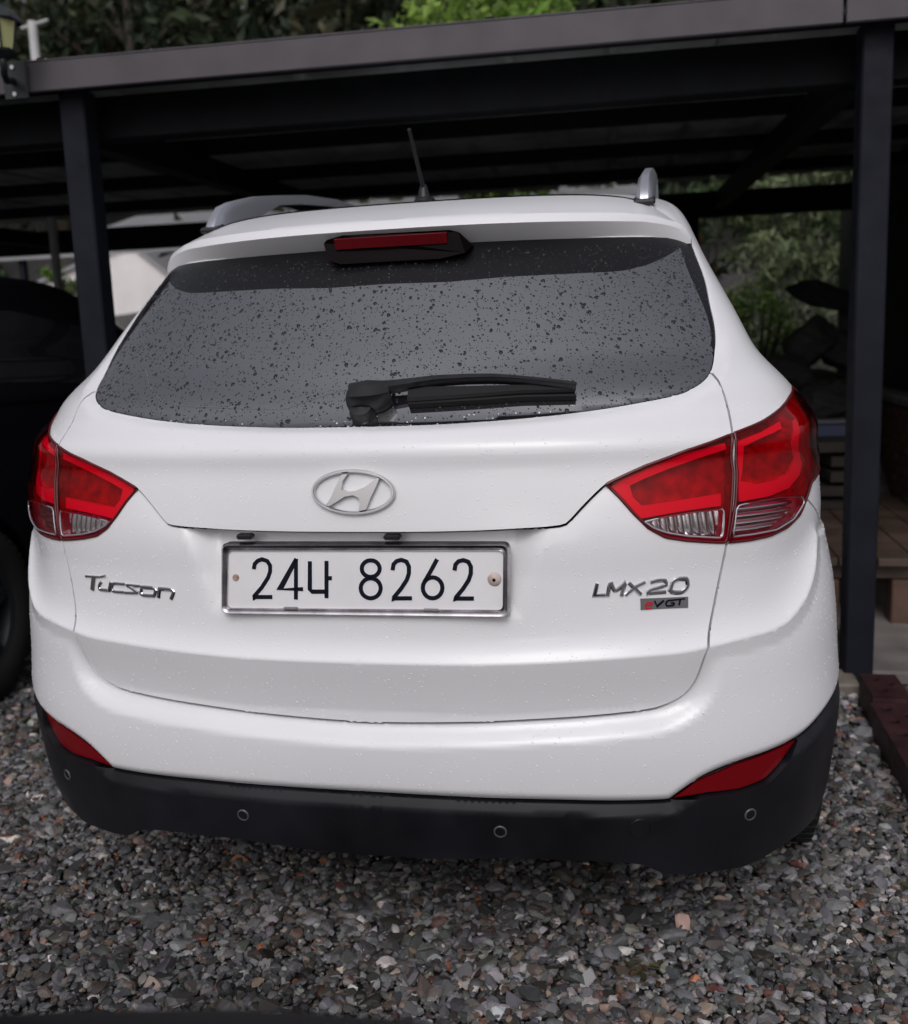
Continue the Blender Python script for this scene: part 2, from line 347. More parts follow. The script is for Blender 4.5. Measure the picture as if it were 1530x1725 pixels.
MK = {
 'name_letters': [[[[-0.4164,0.8462],[-0.3764,0.8483],[-0.3607,0.8521]],3.2],[[[-0.3935,0.8465],[-0.3954,0.8226]],8],[[[-0.3717,0.8393],[-0.3767,0.8299],[-0.3727,0.8235],[-0.3542,0.8237]],4.5],[[[-0.3467,0.8395],[-0.3502,0.8231]],5.5],[[[-0.3133,0.8387],[-0.3397,0.8384],[-0.3435,0.8312],[-0.341,0.8238],[-0.3332,0.8224],[-0.3135,0.8228]],4],[[[-0.2804,0.8373],[-0.3092,0.8377],[-0.2842,0.8245],[-0.3103,0.8221]],3.8],[[[-0.2767,0.8362],[-0.2557,0.836],[-0.2486,0.8313],[-0.2517,0.8206],[-0.2711,0.8203],[-0.2779,0.8245],[-0.2763,0.8342]],4.8],[[[-0.2419,0.8189],[-0.2415,0.8351],[-0.2229,0.8349],[-0.2157,0.83],[-0.2189,0.8177]],5]],
 'trim_letters': [[[[0.2639,0.8542],[0.2572,0.8341],[0.2726,0.8342]],4.2],[[[0.2765,0.8334],[0.2841,0.8541],[0.2888,0.8411],[0.306,0.8538],[0.2975,0.8326]],4.5],[[[0.3121,0.8536],[0.3275,0.8332]],4.2],[[[0.3376,0.8537],[0.3223,0.847],[0.3042,0.833]],4],[[[0.3472,0.8532],[0.3606,0.8559],[0.3724,0.8546],[0.373,0.8491],[0.3601,0.8437],[0.3438,0.8392],[0.3379,0.8348],[0.3694,0.8354]],4.4],[[[0.3801,0.8426],[0.3857,0.8524],[0.3975,0.8565],[0.4103,0.8556],[0.4112,0.8474],[0.406,0.8383],[0.3937,0.8329],[0.3814,0.8344],[0.3774,0.8387],[0.3797,0.842]],5]],
 'tag': [[0.3256,0.8259],[0.4075,0.8245],[0.4036,0.8056],[0.3225,0.8062]],
 'tag_e': [[[[0.3328,0.8136],[0.3417,0.8139],[0.343,0.8172],[0.3368,0.8182],[0.3313,0.8126],[0.3319,0.8078],[0.34,0.8083]],2.8]],
 'tag_vgt': [[[[0.3482,0.8206],[0.35,0.811],[0.3633,0.8205]],3.2],[[[0.3815,0.8203],[0.3712,0.82],[0.366,0.8142],[0.3671,0.8107],[0.3784,0.8114],[0.3805,0.8153],[0.3751,0.8154]],2.8],[[[0.3823,0.8207],[0.4007,0.8214]],2.6],[[[0.3925,0.8207],[0.3883,0.8111]],3]],
 'emblem_c': [0.0,1.0193],
 'emblem_H': [[-0.0059,1.0498],[-0.0021,1.0505],[-0.0052,1.0384],[-0.0064,1.0235],[-0.0018,1.0197],[0.0013,1.0211],[0.0074,1.0276],[0.017,1.0431],[0.0192,1.0423],[0.0148,1.0238],[0.0106,1.0072],[0.007,0.9881],[0.0026,0.9867],[0.0037,0.9998],[0.0029,1.0091],[0.0002,1.0137],[-0.0038,1.0111],[-0.0103,1.0007],[-0.0148,0.9943],[-0.0177,0.9962],[-0.0139,1.0094],[-0.0096,1.0317]],
 'emblem_ring': [[0.0307,1.0174],[0.0301,1.0126],[0.0288,1.008],[0.0269,1.0036],[0.0246,0.9995],[0.0218,0.9956],[0.0186,0.9922],[0.0153,0.9892],[0.0118,0.9867],[0.0083,0.9848],[0.0049,0.9834],[0.0019,0.9827],[0.0002,0.9826],[-0.0021,0.9831],[-0.0052,0.9842],[-0.0086,0.986],[-0.0121,0.9883],[-0.0156,0.9912],[-0.019,0.9945],[-0.0221,0.9983],[-0.0249,1.0024],[-0.0272,1.0068],[-0.0289,1.0115],[-0.03,1.0163],[-0.0305,1.0211],[-0.0302,1.0259],[-0.0293,1.0305],[-0.0277,1.035],[-0.0254,1.0392],[-0.0227,1.0431],[-0.0195,1.0466],[-0.0159,1.0497],[-0.0122,1.0522],[-0.0084,1.0541],[-0.0048,1.0555],[-0.0016,1.0561],[0.0005,1.0562],[0.0033,1.0556],[0.0067,1.0543],[0.0104,1.0524],[0.0141,1.05],[0.0177,1.047],[0.021,1.0436],[0.024,1.0398],[0.0266,1.0357],[0.0286,1.0313],[0.0299,1.0268],[0.0306,1.0221]],
 'sensors': [[-0.1194,0.3975],[0.1168,0.3978],[0.5208,0.4081],[-0.5208,0.4081]],
 'tow': [0.3081,0.4049],
 'clips': [[[-0.1134,0.9572],[-0.0894,0.9565],[-0.108,0.9436],[-0.1223,0.9445]],[[0.0182,0.9552],[0.0351,0.9551],[0.0261,0.9363],[0.0166,0.9373]]],
 'digits': [["digit",[[[-0.1959,0.8803],[-0.194,0.8889],[-0.1884,0.8944],[-0.18,0.8976],[-0.1697,0.8945],[-0.1642,0.886],[-0.1645,0.8755],[-0.169,0.8638],[-0.1816,0.846],[-0.1984,0.8281],[-0.1626,0.8287]]]],["digit",[[[-0.1137,0.8981],[-0.1465,0.8434],[-0.103,0.844]],[[-0.1141,0.8981],[-0.1162,0.8259]]]],["letter",[[[-0.0877,0.8937],[-0.0891,0.8434],[-0.0851,0.8396],[-0.0576,0.84]],[[-0.0561,0.8947],[-0.0578,0.8295]],[[-0.0569,0.8643],[-0.0476,0.8644]]]],["digit",[[[0.0266,0.8972],[0.0317,0.8966],[0.0363,0.8945],[0.0399,0.8912],[0.0422,0.8871],[0.0429,0.8825],[0.042,0.878],[0.0395,0.8738],[0.0358,0.8705],[0.0311,0.8683],[0.0259,0.8675],[0.0208,0.8682],[0.0162,0.8702],[0.0126,0.8735],[0.0103,0.8776],[0.0096,0.8822],[0.0105,0.8868],[0.013,0.891],[0.0168,0.8943],[0.0215,0.8965],[0.0266,0.8972]],[[0.0259,0.8652],[0.0316,0.8644],[0.0367,0.8619],[0.0408,0.858],[0.0433,0.853],[0.0441,0.8475],[0.043,0.842],[0.0403,0.8369],[0.0361,0.8329],[0.0308,0.8303],[0.0251,0.8293],[0.0193,0.8301],[0.0142,0.8326],[0.0101,0.8365],[0.0076,0.8415],[0.0068,0.847],[0.0078,0.8526],[0.0106,0.8576],[0.0148,0.8617],[0.0201,0.8643],[0.0259,0.8652]]]],["digit",[[[0.0668,0.8809],[0.0686,0.8904],[0.0742,0.8961],[0.0828,0.8984],[0.0921,0.8955],[0.0966,0.8868],[0.0964,0.8744],[0.0923,0.863],[0.0818,0.8477],[0.0665,0.8299],[0.1002,0.8305]]]],["digit",[[[0.1393,0.868],[0.1448,0.8672],[0.1497,0.8646],[0.1535,0.8606],[0.1559,0.8555],[0.1567,0.8498],[0.1557,0.8441],[0.1531,0.8389],[0.1491,0.8348],[0.1441,0.8321],[0.1386,0.8311],[0.1331,0.8319],[0.1282,0.8344],[0.1244,0.8385],[0.1219,0.8436],[0.1212,0.8493],[0.1221,0.8551],[0.1248,0.8603],[0.1288,0.8644],[0.1338,0.8671],[0.1393,0.868]],[[0.1476,0.8993],[0.1336,0.8748],[0.1249,0.8607]]]],["digit",[[[0.1791,0.8816],[0.1808,0.891],[0.1862,0.8966],[0.1946,0.8989],[0.2037,0.896],[0.2081,0.8875],[0.2079,0.8752],[0.2039,0.8639],[0.1938,0.8488],[0.179,0.8313],[0.2118,0.8318]]]]],
 'plate': [[-0.2572,0.9276],[0.2771,0.9298],[0.2754,0.7994],[-0.2617,0.7963]],
 'plate_in': [[-0.2442,0.914],[0.2665,0.9169],[0.264,0.8129],[-0.2499,0.8076]],
 'bolts': [[-0.232,0.8634],[0.2497,0.8659]],
 'pclips': [[-0.1256,0.8102],[0.1363,0.8118]],
 'wiper_arm': [[[-0.0075,1.1793],24],[[0.0009,1.1844],24],[[0.0168,1.1847],18],[[0.0429,1.1891],14],[[0.0729,1.1934],11],[[0.117,1.1941],9],[[0.1522,1.1929],8],[[0.1884,1.1883],6],[[0.2253,1.1827],6],[[0.2708,1.1756],5]],
 'wiper_pivot': [[-0.0003,1.1674],[0.0008,1.1472]],
 'wiper_blade': [[0.0404,1.166],[0.1154,1.1691],[0.1854,1.1725],[0.2694,1.1714]],
 'mark_line': [[-0.4541,1.249],[-0.388,1.2141],[-0.3118,1.1833],[-0.2581,1.1749],[-0.1555,1.1687],[-0.0828,1.1647],[-0.0427,1.1864],[-0.0128,1.1987]],
}
# ------------------------------------------------------------------ relief lines, measured on the body
def build_DL(C):
    L = {}
    t = resample(C['tailgate'], .012); L['tail'] = t
    L['tail_poly'] = np.vstack([t, [[-.05, t[-1, 1]], [-.05, 1.17], [t[0, 0], 1.17]]]); L['tail3'] = base(t[:, 0], t[:, 1])
    c = resample(C['crease'], .012); L['crease'] = c; L['crease3'] = base(c[:, 0], c[:, 1])
    l = resample(C['lip'], .012); L['lip3'] = base(l[:, 0], l[:, 1])
    L['lower_poly'] = np.vstack([l, [[.9, l[-1, 1]], [.9, .4], [-.05, .4], [-.05, l[0, 1]]]])
    r = resample(C['recess'], .012); L['recess_poly'] = np.vstack([r, [[-.05, r[-1, 1]], [-.05, r[0, 1]]]])
    k = resample(C['recess'][1:], .012); L['recess3'] = base(k[:, 0], k[:, 1])
    g = resample(C['glass'], .012); L['glass3'] = base(g[:, 0], g[:, 1]); L['glass_poly'] = np.vstack([g, [[g[-1, 0], 1.57], [-.05, 1.57], [-.05, g[0, 1]]]])
    w = resample(C['white'], .012); L['white3'] = base(w[:, 0], w[:, 1]); L['clad_poly'] = np.vstack([w, [[w[-1, 0], .1], [-.05, .1], [-.05, w[0, 1]]]])
    return L
DL = build_DL(CV)

def to_w(u): u = np.abs(u); return np.where(u < 1, np.maximum(u, 0)**.75, 1+.75*(u-1))
def from_w(w): return np.where(w < 1, np.maximum(w, 0)**(4/3), 1+(w-1)/.75)

def triangulate(lines, gridpts, closed_flags, clear=.005):
    """constrained Delaunay in (w, v); lines: list of (u,v) arrays"""
    P = []; E = []; key = {}
    def addp(w, v):
        k = (round(w/2e-4), round(v/2e-4))
        if k not in key: key[k] = len(P); P.append((w, v))
        return key[k]
    for ln, cl in zip(lines, closed_flags):
        ids = [addp(float(to_w(a)), float(b)) for a, b in ln]
        for i in range(len(ids)-(0 if cl else 1)):
            a, b = ids[i], ids[(i+1) % len(ids)]
            if a != b: E.append((a, b))
    cells = {}
    for w, v in P: cells.setdefault((int(w/clear), int(v/clear)), []).append((w, v))
    for u, v in gridpts:
        w = float(to_w(u)); ci, cj = int(w/clear), int(v/clear); ok = True
        for i in (-1, 0, 1):
            for j in (-1, 0, 1):
                for q in cells.get((ci+i, cj+j), ()):
                    if (q[0]-w)**2+(q[1]-v)**2 < clear*clear*.7: ok = False
        if ok: addp(w, v)
    r = delaunay_2d_cdt([Vector(p) for p in P], E, [], 0, 1e-6)
    V = np.array([(v.x, v.y) for v in r[0]]); F = np.array([f for f in r[2] if len(f) == 3])
    UV = np.stack([from_w(V[:, 0]), V[:, 1]], 1)
    return UV, F

def fd_normal(u, v, off):
    e = 2.2e-3
    U = np.concatenate([u+e, u-e, u, u]); W = np.concatenate([v, v, v+e, v-e])
    S = surf(U, W)+0; n = len(u); a = S[:n]-S[n:2*n]; b = S[2*n:3*n]-S[3*n:]
    N = np.cross(a, b); return N/np.maximum(np.linalg.norm(N, axis=1, keepdims=True), 1e-12)

def panel(name, UV, F, m, parent, inset=.0021, depth=.016, off=0., both=True, side=1, nogap=None, offv=None, label=None, under=None, auto=False):
    """one sheet metal panel from a subset F of the triangulation; edges pulled in by the gap and turned inwards"""
    global UNDER; UNDER = under
    used = np.unique(F); mp = -np.ones(len(UV), int); mp[used] = np.arange(len(used)); F = mp[F]; uv = UV[used]
    uv = uv.copy()
    u0 = uv[:, 0] < 1e-5; uv[u0, 0] = 0
    ue = np.where(u0, 2e-3, uv[:, 0])
    N = fd_normal(ue, uv[:, 1], 0); N[u0, 0] = 0; N /= np.maximum(np.linalg.norm(N, axis=1, keepdims=True), 1e-9)
    Pp = surf(np.where(u0, 0, uv[:, 0]), uv[:, 1]); Pp[u0, 0] = 0
    o = off if offv is None else offv[used]
    Pp = Pp+N*(np.asarray(o).reshape(-1, 1) if np.ndim(o) else o)
    UNDER = None
    # orientation
    a, b, c = Pp[F[:, 0]], Pp[F[:, 1]], Pp[F[:, 2]]; fn = np.cross(b-a, c-a); flip = (fn*N[F[:, 0]]).sum(1) < 0
    F = np.where(flip[:, None], F[:, ::-1], F)
    # boundary edges
    ed = {}
    for f in F:
        for i in range(3):
            p, q = int(f[i]), int(f[(i+1) % 3])
            if (q, p) in ed: del ed[(q, p)]
            else: ed[(p, q)] = 1
    ed = [e for e in ed if not (u0[e[0]] and u0[e[1]])]
    if inset:
        acc = np.zeros_like(Pp); seen = set()
        for p, q in ed:
            d = Pp[q]-Pp[p]; L = np.linalg.norm(d)
            if L < 1e-9: continue
            inn = np.cross(N[p], d/L)
            if nogap is not None and nogap(uv[p], uv[q]): continue
            acc[p] += inn; acc[q] += inn
        ln = np.linalg.norm(acc, axis=1, keepdims=True); acc = np.where(ln > 1e-6, acc/np.maximum(ln, 1e-6), 0); acc[u0, 0] = 0
        Pp = Pp+acc*inset
    V = [Pp]; FF = [F]; NN = [N]; k = len(Pp)
    if depth and ed:
        e = np.array(ed); ids = np.unique(e); m2 = -np.ones(len(Pp), int); m2[ids] = np.arange(len(ids))
        top = Pp[ids]; bot = top+N[ids]*(-offv[used][ids]-.0015)[:, None] if depth == 'up' else top-N[ids]*depth
        V += [top, bot]; NN += [None]
        A = k+m2[e[:, 0]]; B = k+m2[e[:, 1]]; n2 = len(ids)
        FF.append(np.stack([A, A+n2, B], 1)); FF.append(np.stack([B, A+n2, B+n2], 1))
    V = np.vstack(V); FF = np.vstack(FF); nmain = len(F)
    if both:
        Vm = V*[-1, 1, 1]; cen = np.zeros(len(V), bool); cen[:k] = u0
        idx = np.where(cen, np.arange(len(V)), 0); idx[~cen] = len(V)+np.arange((~cen).sum())
        Fm = idx[FF][:, ::-1]; V2 = np.vstack([V, Vm[~cen]])
        order = np.vstack([FF[:nmain], Fm[:nmain], FF[nmain:], Fm[nmain:]])
        Nm = np.zeros((len(V2), 3)); Nm[:k] = N; mi = idx[:k]; nm = N*[-1, 1, 1]; sel = ~u0; Nm[mi[sel]] = nm[sel]
        V, FF, nsm = V2, order, 2*nmain
    else:
        Nm = np.zeros((len(V), 3)); Nm[:k] = N; nsm = nmain
        if side < 0: V = V*[-1, 1, 1]; FF = FF[:, ::-1]; Nm = Nm*[-1, 1, 1]
    ob = np_mesh(name, V, FF, m, parent); me = ob.data; me.shade_smooth()
    if auto: me.set_sharp_from_angle(angle=math.radians(40))
    elif len(me.polygons) == len(FF):
        ln = np.zeros((len(FF)*3, 3), np.float32); ln[:nsm*3] = Nm[FF[:nsm].ravel()]
        me.normals_split_custom_set([tuple(x) for x in ln])
    if label: ob['label'] = label
    return ob

def poly_patch(name, poly, m, parent, off=0., step=.01, side=1, both=False, depth=0, inset=0, offf=None, closed=True, label=None):
    """small patch lying over the body: outline in (u, v)"""
    p = resample(poly, step, True, False) if closed else np.array(poly)
    w = to_w(p[:, 0]); a, b = w.min(), w.max(); c, d = p[:, 1].min(), p[:, 1].max()
    g = [(float(from_w(np.array(x))), y) for x in np.arange(a+step/2, b, step) for y in np.arange(c+step/2, d, step*.9)]
    g = [q for q in g if inpoly(np.array([q]), p)[0]] if g else []
    UV, F = triangulate([p], g, [True], step*.6)
    cc = UV[F].mean(1); F = F[inpoly(cc, p)]
    offv = None
    if offf is not None: offv = offf(UV, p)
    return panel(name, UV, F, m, parent, inset, depth, off, both, side, offv=offv, label=label)

def beside(line, ds):
    """rows of points running beside a polyline, in (u, v)"""
    w = to_w(line[:, 0]); P = np.stack([w, line[:, 1]], 1); t = np.gradient(P, axis=0); t /= np.maximum(np.linalg.norm(t, axis=1, keepdims=True), 1e-9)
    out = []
    for d in ds:
        q = P+np.stack([-t[:, 1], t[:, 0]], 1)*d
        out += [(float(from_w(np.array(a))), float(b)) for a, b in q if a > .004]
    return out

def on_body(u, v, off=0.):
    """world point and outward normal at (u, v), off metres outside the skin"""
    s = -1 if u < 0 else 1; ua = max(abs(u), 2e-3); n = fd_normal(np.array([ua]), np.array([v]), 0)[0]; n[0] *= s
    if abs(u) < 1e-3: n[0] = 0
    p = surf(np.array([float(u)]), np.array([float(v)]))[0]; return p+n*off, n

def strokes(mb, lines, ns, width, h, bev=.55):
    """flat-topped raised strokes; lines: 3-D points, ns: normal at each point"""
    P = [np.array(p, float) for p in lines]; n = len(P); V = []; F = []
    closed = np.linalg.norm(P[0]-P[-1]) < width*.3 and n > 4
    for i in range(n):
        if closed: d = P[(i+1) % (n-1)]-P[(i-1) % (n-1)] if i not in (0, n-1) else P[1]-P[n-2]
        else: d = P[min(i+1, n-1)]-P[max(i-1, 0)]
        d /= max(np.linalg.norm(d), 1e-9); N = np.array(ns[i]); s = np.cross(N, d); s /= np.linalg.norm(s)
        if 0 < i < n-1:
            a = P[i]-P[i-1]; b = P[i+1]-P[i]; ca = np.dot(a, b)/max(np.linalg.norm(a)*np.linalg.norm(b), 1e-9); k = min(1/max(math.sqrt((1+ca)/2), .45), 1.9)
        else: k = 1
        q = P[i]
        if not closed and i == 0: q = q-d*width*.12
        if not closed and i == n-1: q = q+d*width*.12
        V += [q-s*width/2*k-N*.002, q-s*width/2*k+N*h*.4, q-s*width/2*bev*k+N*h, q+s*width/2*bev*k+N*h, q+s*width/2*k+N*h*.4, q+s*width/2*k-N*.002]
    for i in range(n-1):
        for j in range(5): F.append((i*6+j, (i+1)*6+j, (i+1)*6+j+1, i*6+j+1))
    F.append(tuple(range(6))); F.append(tuple((n-1)*6+5-j for j in range(6)))
    mb.add(V, F)

# ------------------------------------------------------------------ white car
M_white = mat('white_paint', (.78, .78, .80), rough=.38, spec=.4, coat=.55, coat_rough=.14, var=.02, vscale=3)
M_clad = mat('cladding_plastic', (.009, .009, .013), rough=.42, spec=.45, bump=.25, bscale=900, bdist=.0004, var=.6, vscale=4, rvar=.10)
M_glass = mat('tinted_glass', (.012, .012, .016), rough=.02, spec=.95, ior=2.6, coat=.0)
M_darkrefl = mat('painted_dark_reflection', (.008, .008, .010), rough=.30, spec=.25)  # dark reflection and spoiler shade on the glass, painted as matte black
M_black = mat('black_plastic', (.007, .007, .009), rough=.38, spec=.5, rvar=.08, vscale=20)
M_rubber = mat('rubber', (.013, .013, .014), rough=.75, spec=.3, bump=.3, bscale=200)
M_dark = mat('dark_inside', (.004, .004, .005), rough=.9, spec=.1)
M_chrome = mat('chrome', (.60, .59, .61), rough=.08, metal=1)
M_chrome2 = mat('worn_chrome', (.42, .40, .42), rough=.26, metal=1, var=.25, vscale=30)
M_silver = mat('satin_silver', (.52, .53, .58), rough=.34, metal=.75)
M_redin = mat('lamp_red_inside', (.40, .06, .08), rough=.4, spec=.5, var=.35, vscale=45, bump=.8, bscale=260, bdist=.002)
M_redband = mat('lamp_light_guide', (.97, .80, .80), rough=.5, spec=.5)
M_redlens = tinted_lens('red_lens', (.86, .005, .13))
M_clearlens = tinted_lens('clear_lens', (.93, .93, .93))
M_redrefl = mat('red_reflector', (.17, .001, .004), rough=.15, spec=.4)
M_reflmetal = mat('lamp_reflector_metal', (.72, .71, .72), rough=.24, metal=1)
M_wet = mat('water_drop', (.02, .02, .023), rough=.03, spec=.5, ior=1.33)
M_plate = mat('plate_paint', (.74, .73, .75), rough=.38, spec=.4, var=.03, vscale=14)
M_ink = mat('plate_ink', (.004, .005, .014), rough=.6, spec=.15)
M_rust = mat('rusty_bolt', (.35, .20, .13), rough=.6, metal=.5, col2=(.55, .42, .36), vscale=120)

white_car = empty('parked_car', (0, 0, 0), 'white crossover car with tinted wet rear window, seen from behind on gravel', 'car')
C_ = CV
yz = lambda pts: [(float(side_u(y, z)), z) for y, z in pts]
def arch(yc, r=.385, zc=.335):
    pts = []
    for k in range(25):
        t = math.pi*(-.16+1.32*k/24); pts.append((yc-r*math.cos(t), max(zc+r*math.sin(t), .185)))
    return pts
arch_r = yz(arch(.90)); arch_f = yz(arch(3.52))
win_side = yz([(.84, 1.24), (1.2, 1.165), (2.0, 1.13), (2.85, 1.105), (2.62, 1.22), (2.3, 1.38), (1.7, 1.45), (1.1, 1.45), (.84, 1.37)])
door_r = yz([(1.30, .50), (1.22, .80), (1.20, 1.08), (2.12, 1.06), (2.12, .32), (1.42, .32)])
door_f = yz([(2.14, .32), (2.14, 1.06), (3.02, 1.03), (3.05, .75), (3.02, .32)])
windscreen = [(2.15, 1.17), (3.05, 1.17), (3.05, 1.54), (2.15, 1.54)]
glass_poly = np.vstack([resample(C_['glass'], .012), [[.838, 1.475], [0, 1.475]]])
g_low = [q for q in C_['glass'] if q[0] < .65][::-1]
vis_poly = np.vstack([np.array(C_['dark_reflection_top']), np.array(C_['dark_reflection_side']), np.array(g_low)])
tail = DL['tail']; lip = resample(C_['lip'], .012)
white = resample(C_['white'], .012); bottom = resample(C_['bottom'], .011)
lampI = resample(C_['lamp_in'], .008, True, False); lampO = resample(C_['lamp_out'], .008, True, False)
refl = resample(C_['refl'], .009, True, False); sseam = resample(C_['side_seam']+yz([(.52, .80), (.57, .66)]), .012)
crease = DL['crease']; ledge = resample(C_['ledge'], .011)
drt = resample(C_['dark_reflection_top'], .015); drs = resample(C_['dark_reflection_side'], .015)  # edge of the painted dark reflection at the top and sides of the glass
lines = [glass_poly, tail, lip, white, bottom, lampI, lampO, refl, sseam, crease, ledge, drt, drs,
         resample(arch_r, .03, True, False), resample(arch_f, .05, True, False), resample(win_side, .06, True, False),
         resample(door_r, .08, True, False), resample(door_f, .08, True, False), np.array(windscreen), resample([(0, 1.475), (.838, 1.475)], .03, curve=False),
         np.array([(3.0, a) for a in np.arange(.2, 1.85, .05)]), np.array([(0, a) for a in np.arange(.2, 1.855, .009)]), np.array([(a, .2) for a in np.arange(0, 3, .05)])]
closed = [True, False, False, False, False, True, True, True, False, False, False, False, False, True, True, True, True, True, True, False, False, False, False]
grid = []
for a in np.arange(.0105, 1.12, .0105):
    for b in np.arange(.25, 1.21, .009): grid.append((float(from_w(np.array(a))), b))
    for b in np.arange(1.215, 1.84, .014): grid.append((float(from_w(np.array(a))), b))
for a in np.arange(1.14, 2.5, .045):
    for b in np.arange(.24, 1.85, .03): grid.append((float(from_w(np.array(a))), b))
near = beside(crease, (-.016, -.009, -.004, .004, .009, .016))
gl = resample(C_['glass'], .010); gl = gl[gl[:, 1] < 1.30]
near += beside(gl, (-.012, -.022, -.026, -.030, -.038, -.048))+beside(white, (-.006, .006, .014, -.014, .022, -.026))+beside(tail, (.008, -.008, .018, -.018))+beside(lip, (.006, -.006))
near = [q for q in near if .2 < q[1] < 1.5]
kp = []; used = {}
for q in near:
    w = float(to_w(q[0])); k = (int(w/.0045), int(q[1]/.0045))
    if any(abs(w-a)+abs(q[1]-b) < .0042 for i in (-1, 0, 1) for j in (-1, 0, 1) for a, b in used.get((k[0]+i, k[1]+j), ())): continue
    used.setdefault(k, []).append((w, q[1])); kp.append(q)
gkeep = []
for q in grid:
    w = float(to_w(q[0])); k = (int(w/.0045), int(q[1]/.0045))
    if any((w-a)**2+(q[1]-b)**2 < .0048**2 for i in (-1, 0, 1) for j in (-1, 0, 1) for a, b in used.get((k[0]+i, k[1]+j), ())): continue
    gkeep.append(q)
grid = kp+gkeep
UV, TRI = triangulate(lines, grid, closed, .0035)
cc = UV[TRI].mean(1)
def poly_of(l): return np.asarray(l)
bump_poly = np.vstack([tail[::-1][:0], sseam, white[::-1][:0]])
lab = np.full(len(TRI), 'body', dtype=object)
isl = inpoly
tp = np.vstack([tail, [[-.05, tail[-1, 1]], [-.05, 1.133]], [[tail[0, 0], 1.133]]]) 
# everything enclosed by the tailgate shut line and the glass
tail_full = np.vstack([tail, [[-.02, tail[-1, 1]], [-.02, 1.475], [.838, 1.475]], resample(C_['glass'], .012)[::-1][:int(.35*len(resample(C_['glass'], .012)))]])
G = isl(cc, np.vstack([glass_poly, [[-.02, 1.475], [-.02, glass_poly[0, 1]]]]))
tail_only = np.vstack([tail, [[-.02, tail[-1, 1]], [-.02, tail[0, 1]]]])
T = (isl(cc, tail_only) | ((cc[:, 1] < tail[0, 1]+.001) & (cc[:, 0] < .58) & (cc[:, 1] > 1.05) & isl(cc, tail_only))) & ~G
up = isl(cc, np.vstack([lip, [[.62, lip[-1, 1]+.07], [.62, 1.25], [-.02, 1.25], [-.02, lip[0, 1]]]]))
wp = np.vstack([white, [[white[-1, 0], .1], [-.05, .1], [-.05, white[0, 1]]]])
# bumper: below lamps and side seam, above the white/black line, outside the tailgate
arch_top = sseam[-1]
bp = np.vstack([[[-.05, .7]], [[.5, .913], [.611, .9179]], sseam, [[arch_top[0], .62]], white[::-1], [[-.05, white[0, 1]]]])
lab[isl(cc, bp)] = 'bumper'
lab[isl(cc, wp)] = 'clad'
lab[T & up] = 'upper'; lab[T & ~up] = 'lower'
lab[G] = 'dark_reflection'; lab[G & isl(cc, np.vstack([vis_poly, [[-.02, 1.133], [-.02, vis_poly[0, 1]]]]))] = 'glass'
for n_, p_ in (('hole', lampI), ('hole', lampO), ('hole', refl)): lab[isl(cc, p_)] = n_
lab[isl(cc, np.array(win_side))] = 'sidewin'
lab[isl(cc, np.array(door_r)) & (lab == 'body')] = 'door_r'; lab[isl(cc, np.array(door_f)) & (lab == 'body')] = 'door_f'
lab[isl(cc, np.array(windscreen))] = 'windscreen'
lab[isl(cc, np.array(arch_r)) | isl(cc, np.array(arch_f))] = 'drop'
bl = np.interp(cc[:, 0], bottom[:, 0], bottom[:, 1]); lab[(lab == 'clad') & (cc[:, 1] < bl)] = 'drop'
lab[(cc[:, 0] > bottom[-1, 0]) & (cc[:, 0] < 1.1) & (cc[:, 1] < .36)] = 'drop'
print('tri', len(TRI), {k: int((lab == k).sum()) for k in set(lab)})
for key, name, m, kw in (('upper', 'tailgate_panel', M_white, dict(depth=.055, under=False, inset=.0024)), ('lower', 'tailgate_lower_panel', M_white, dict(under=True, inset=.0024, depth=.02)),
        ('bumper', 'rear_bumper', M_white, dict(inset=.0022, depth=.02)), ('clad', 'lower_bumper', M_clad, dict(depth=.05)), ('body', 'body_shell', M_white, {}),
        ('glass', 'rear_window', M_glass, dict(inset=0, depth=.004)), ('dark_reflection', 'window_dark_reflection', M_darkrefl, dict(inset=0, depth=.004)), ('windscreen', 'windscreen', M_glass, dict(inset=0))):
    panel(name, UV, TRI[lab == key], m, white_car, **kw)
for sd_ in (1, -1):
    panel('side_window', UV, TRI[lab == 'sidewin'], M_glass, white_car, both=False, side=sd_)
    panel('rear_door', UV, TRI[lab == 'door_r'], M_white, white_car, both=False, side=sd_)
    panel('front_door', UV, TRI[lab == 'door_f'], M_white, white_car, both=False, side=sd_)
# dark inner structure closing the gaps behind the panels
V = []; F = []
uu = np.concatenate([np.linspace(-1.25, 1.25, 121)]); vv = np.linspace(.34, 1.54, 70)
A, B = np.meshgrid(uu, vv); Q = base(A, B)-base_normal(A, B)*.078
n_, m_ = A.shape; idx = np.arange(n_*m_).reshape(n_, m_)
np_mesh('inner_frame', Q.reshape(-1, 3), np.stack([idx[:-1, :-1], idx[:-1, 1:], idx[1:, 1:], idx[1:, :-1]], -1).reshape(-1, 4), M_dark, white_car)
mb = MB(); mb.box((0, 2.2, .40), (1.30, 3.7, .26)); mb.box((0, .42, .42), (1.24, .5, .16)); mb.box((0, 1.9, .70), (1.2, 2.3, .5)); mb.build('underbody', M_dark, white_car)
mb = MB(); mb.tube([(-.45, .30, .27), (-.45, .9, .27)], .035, 12); mb.build('exhaust_pipe', M_black, white_car)

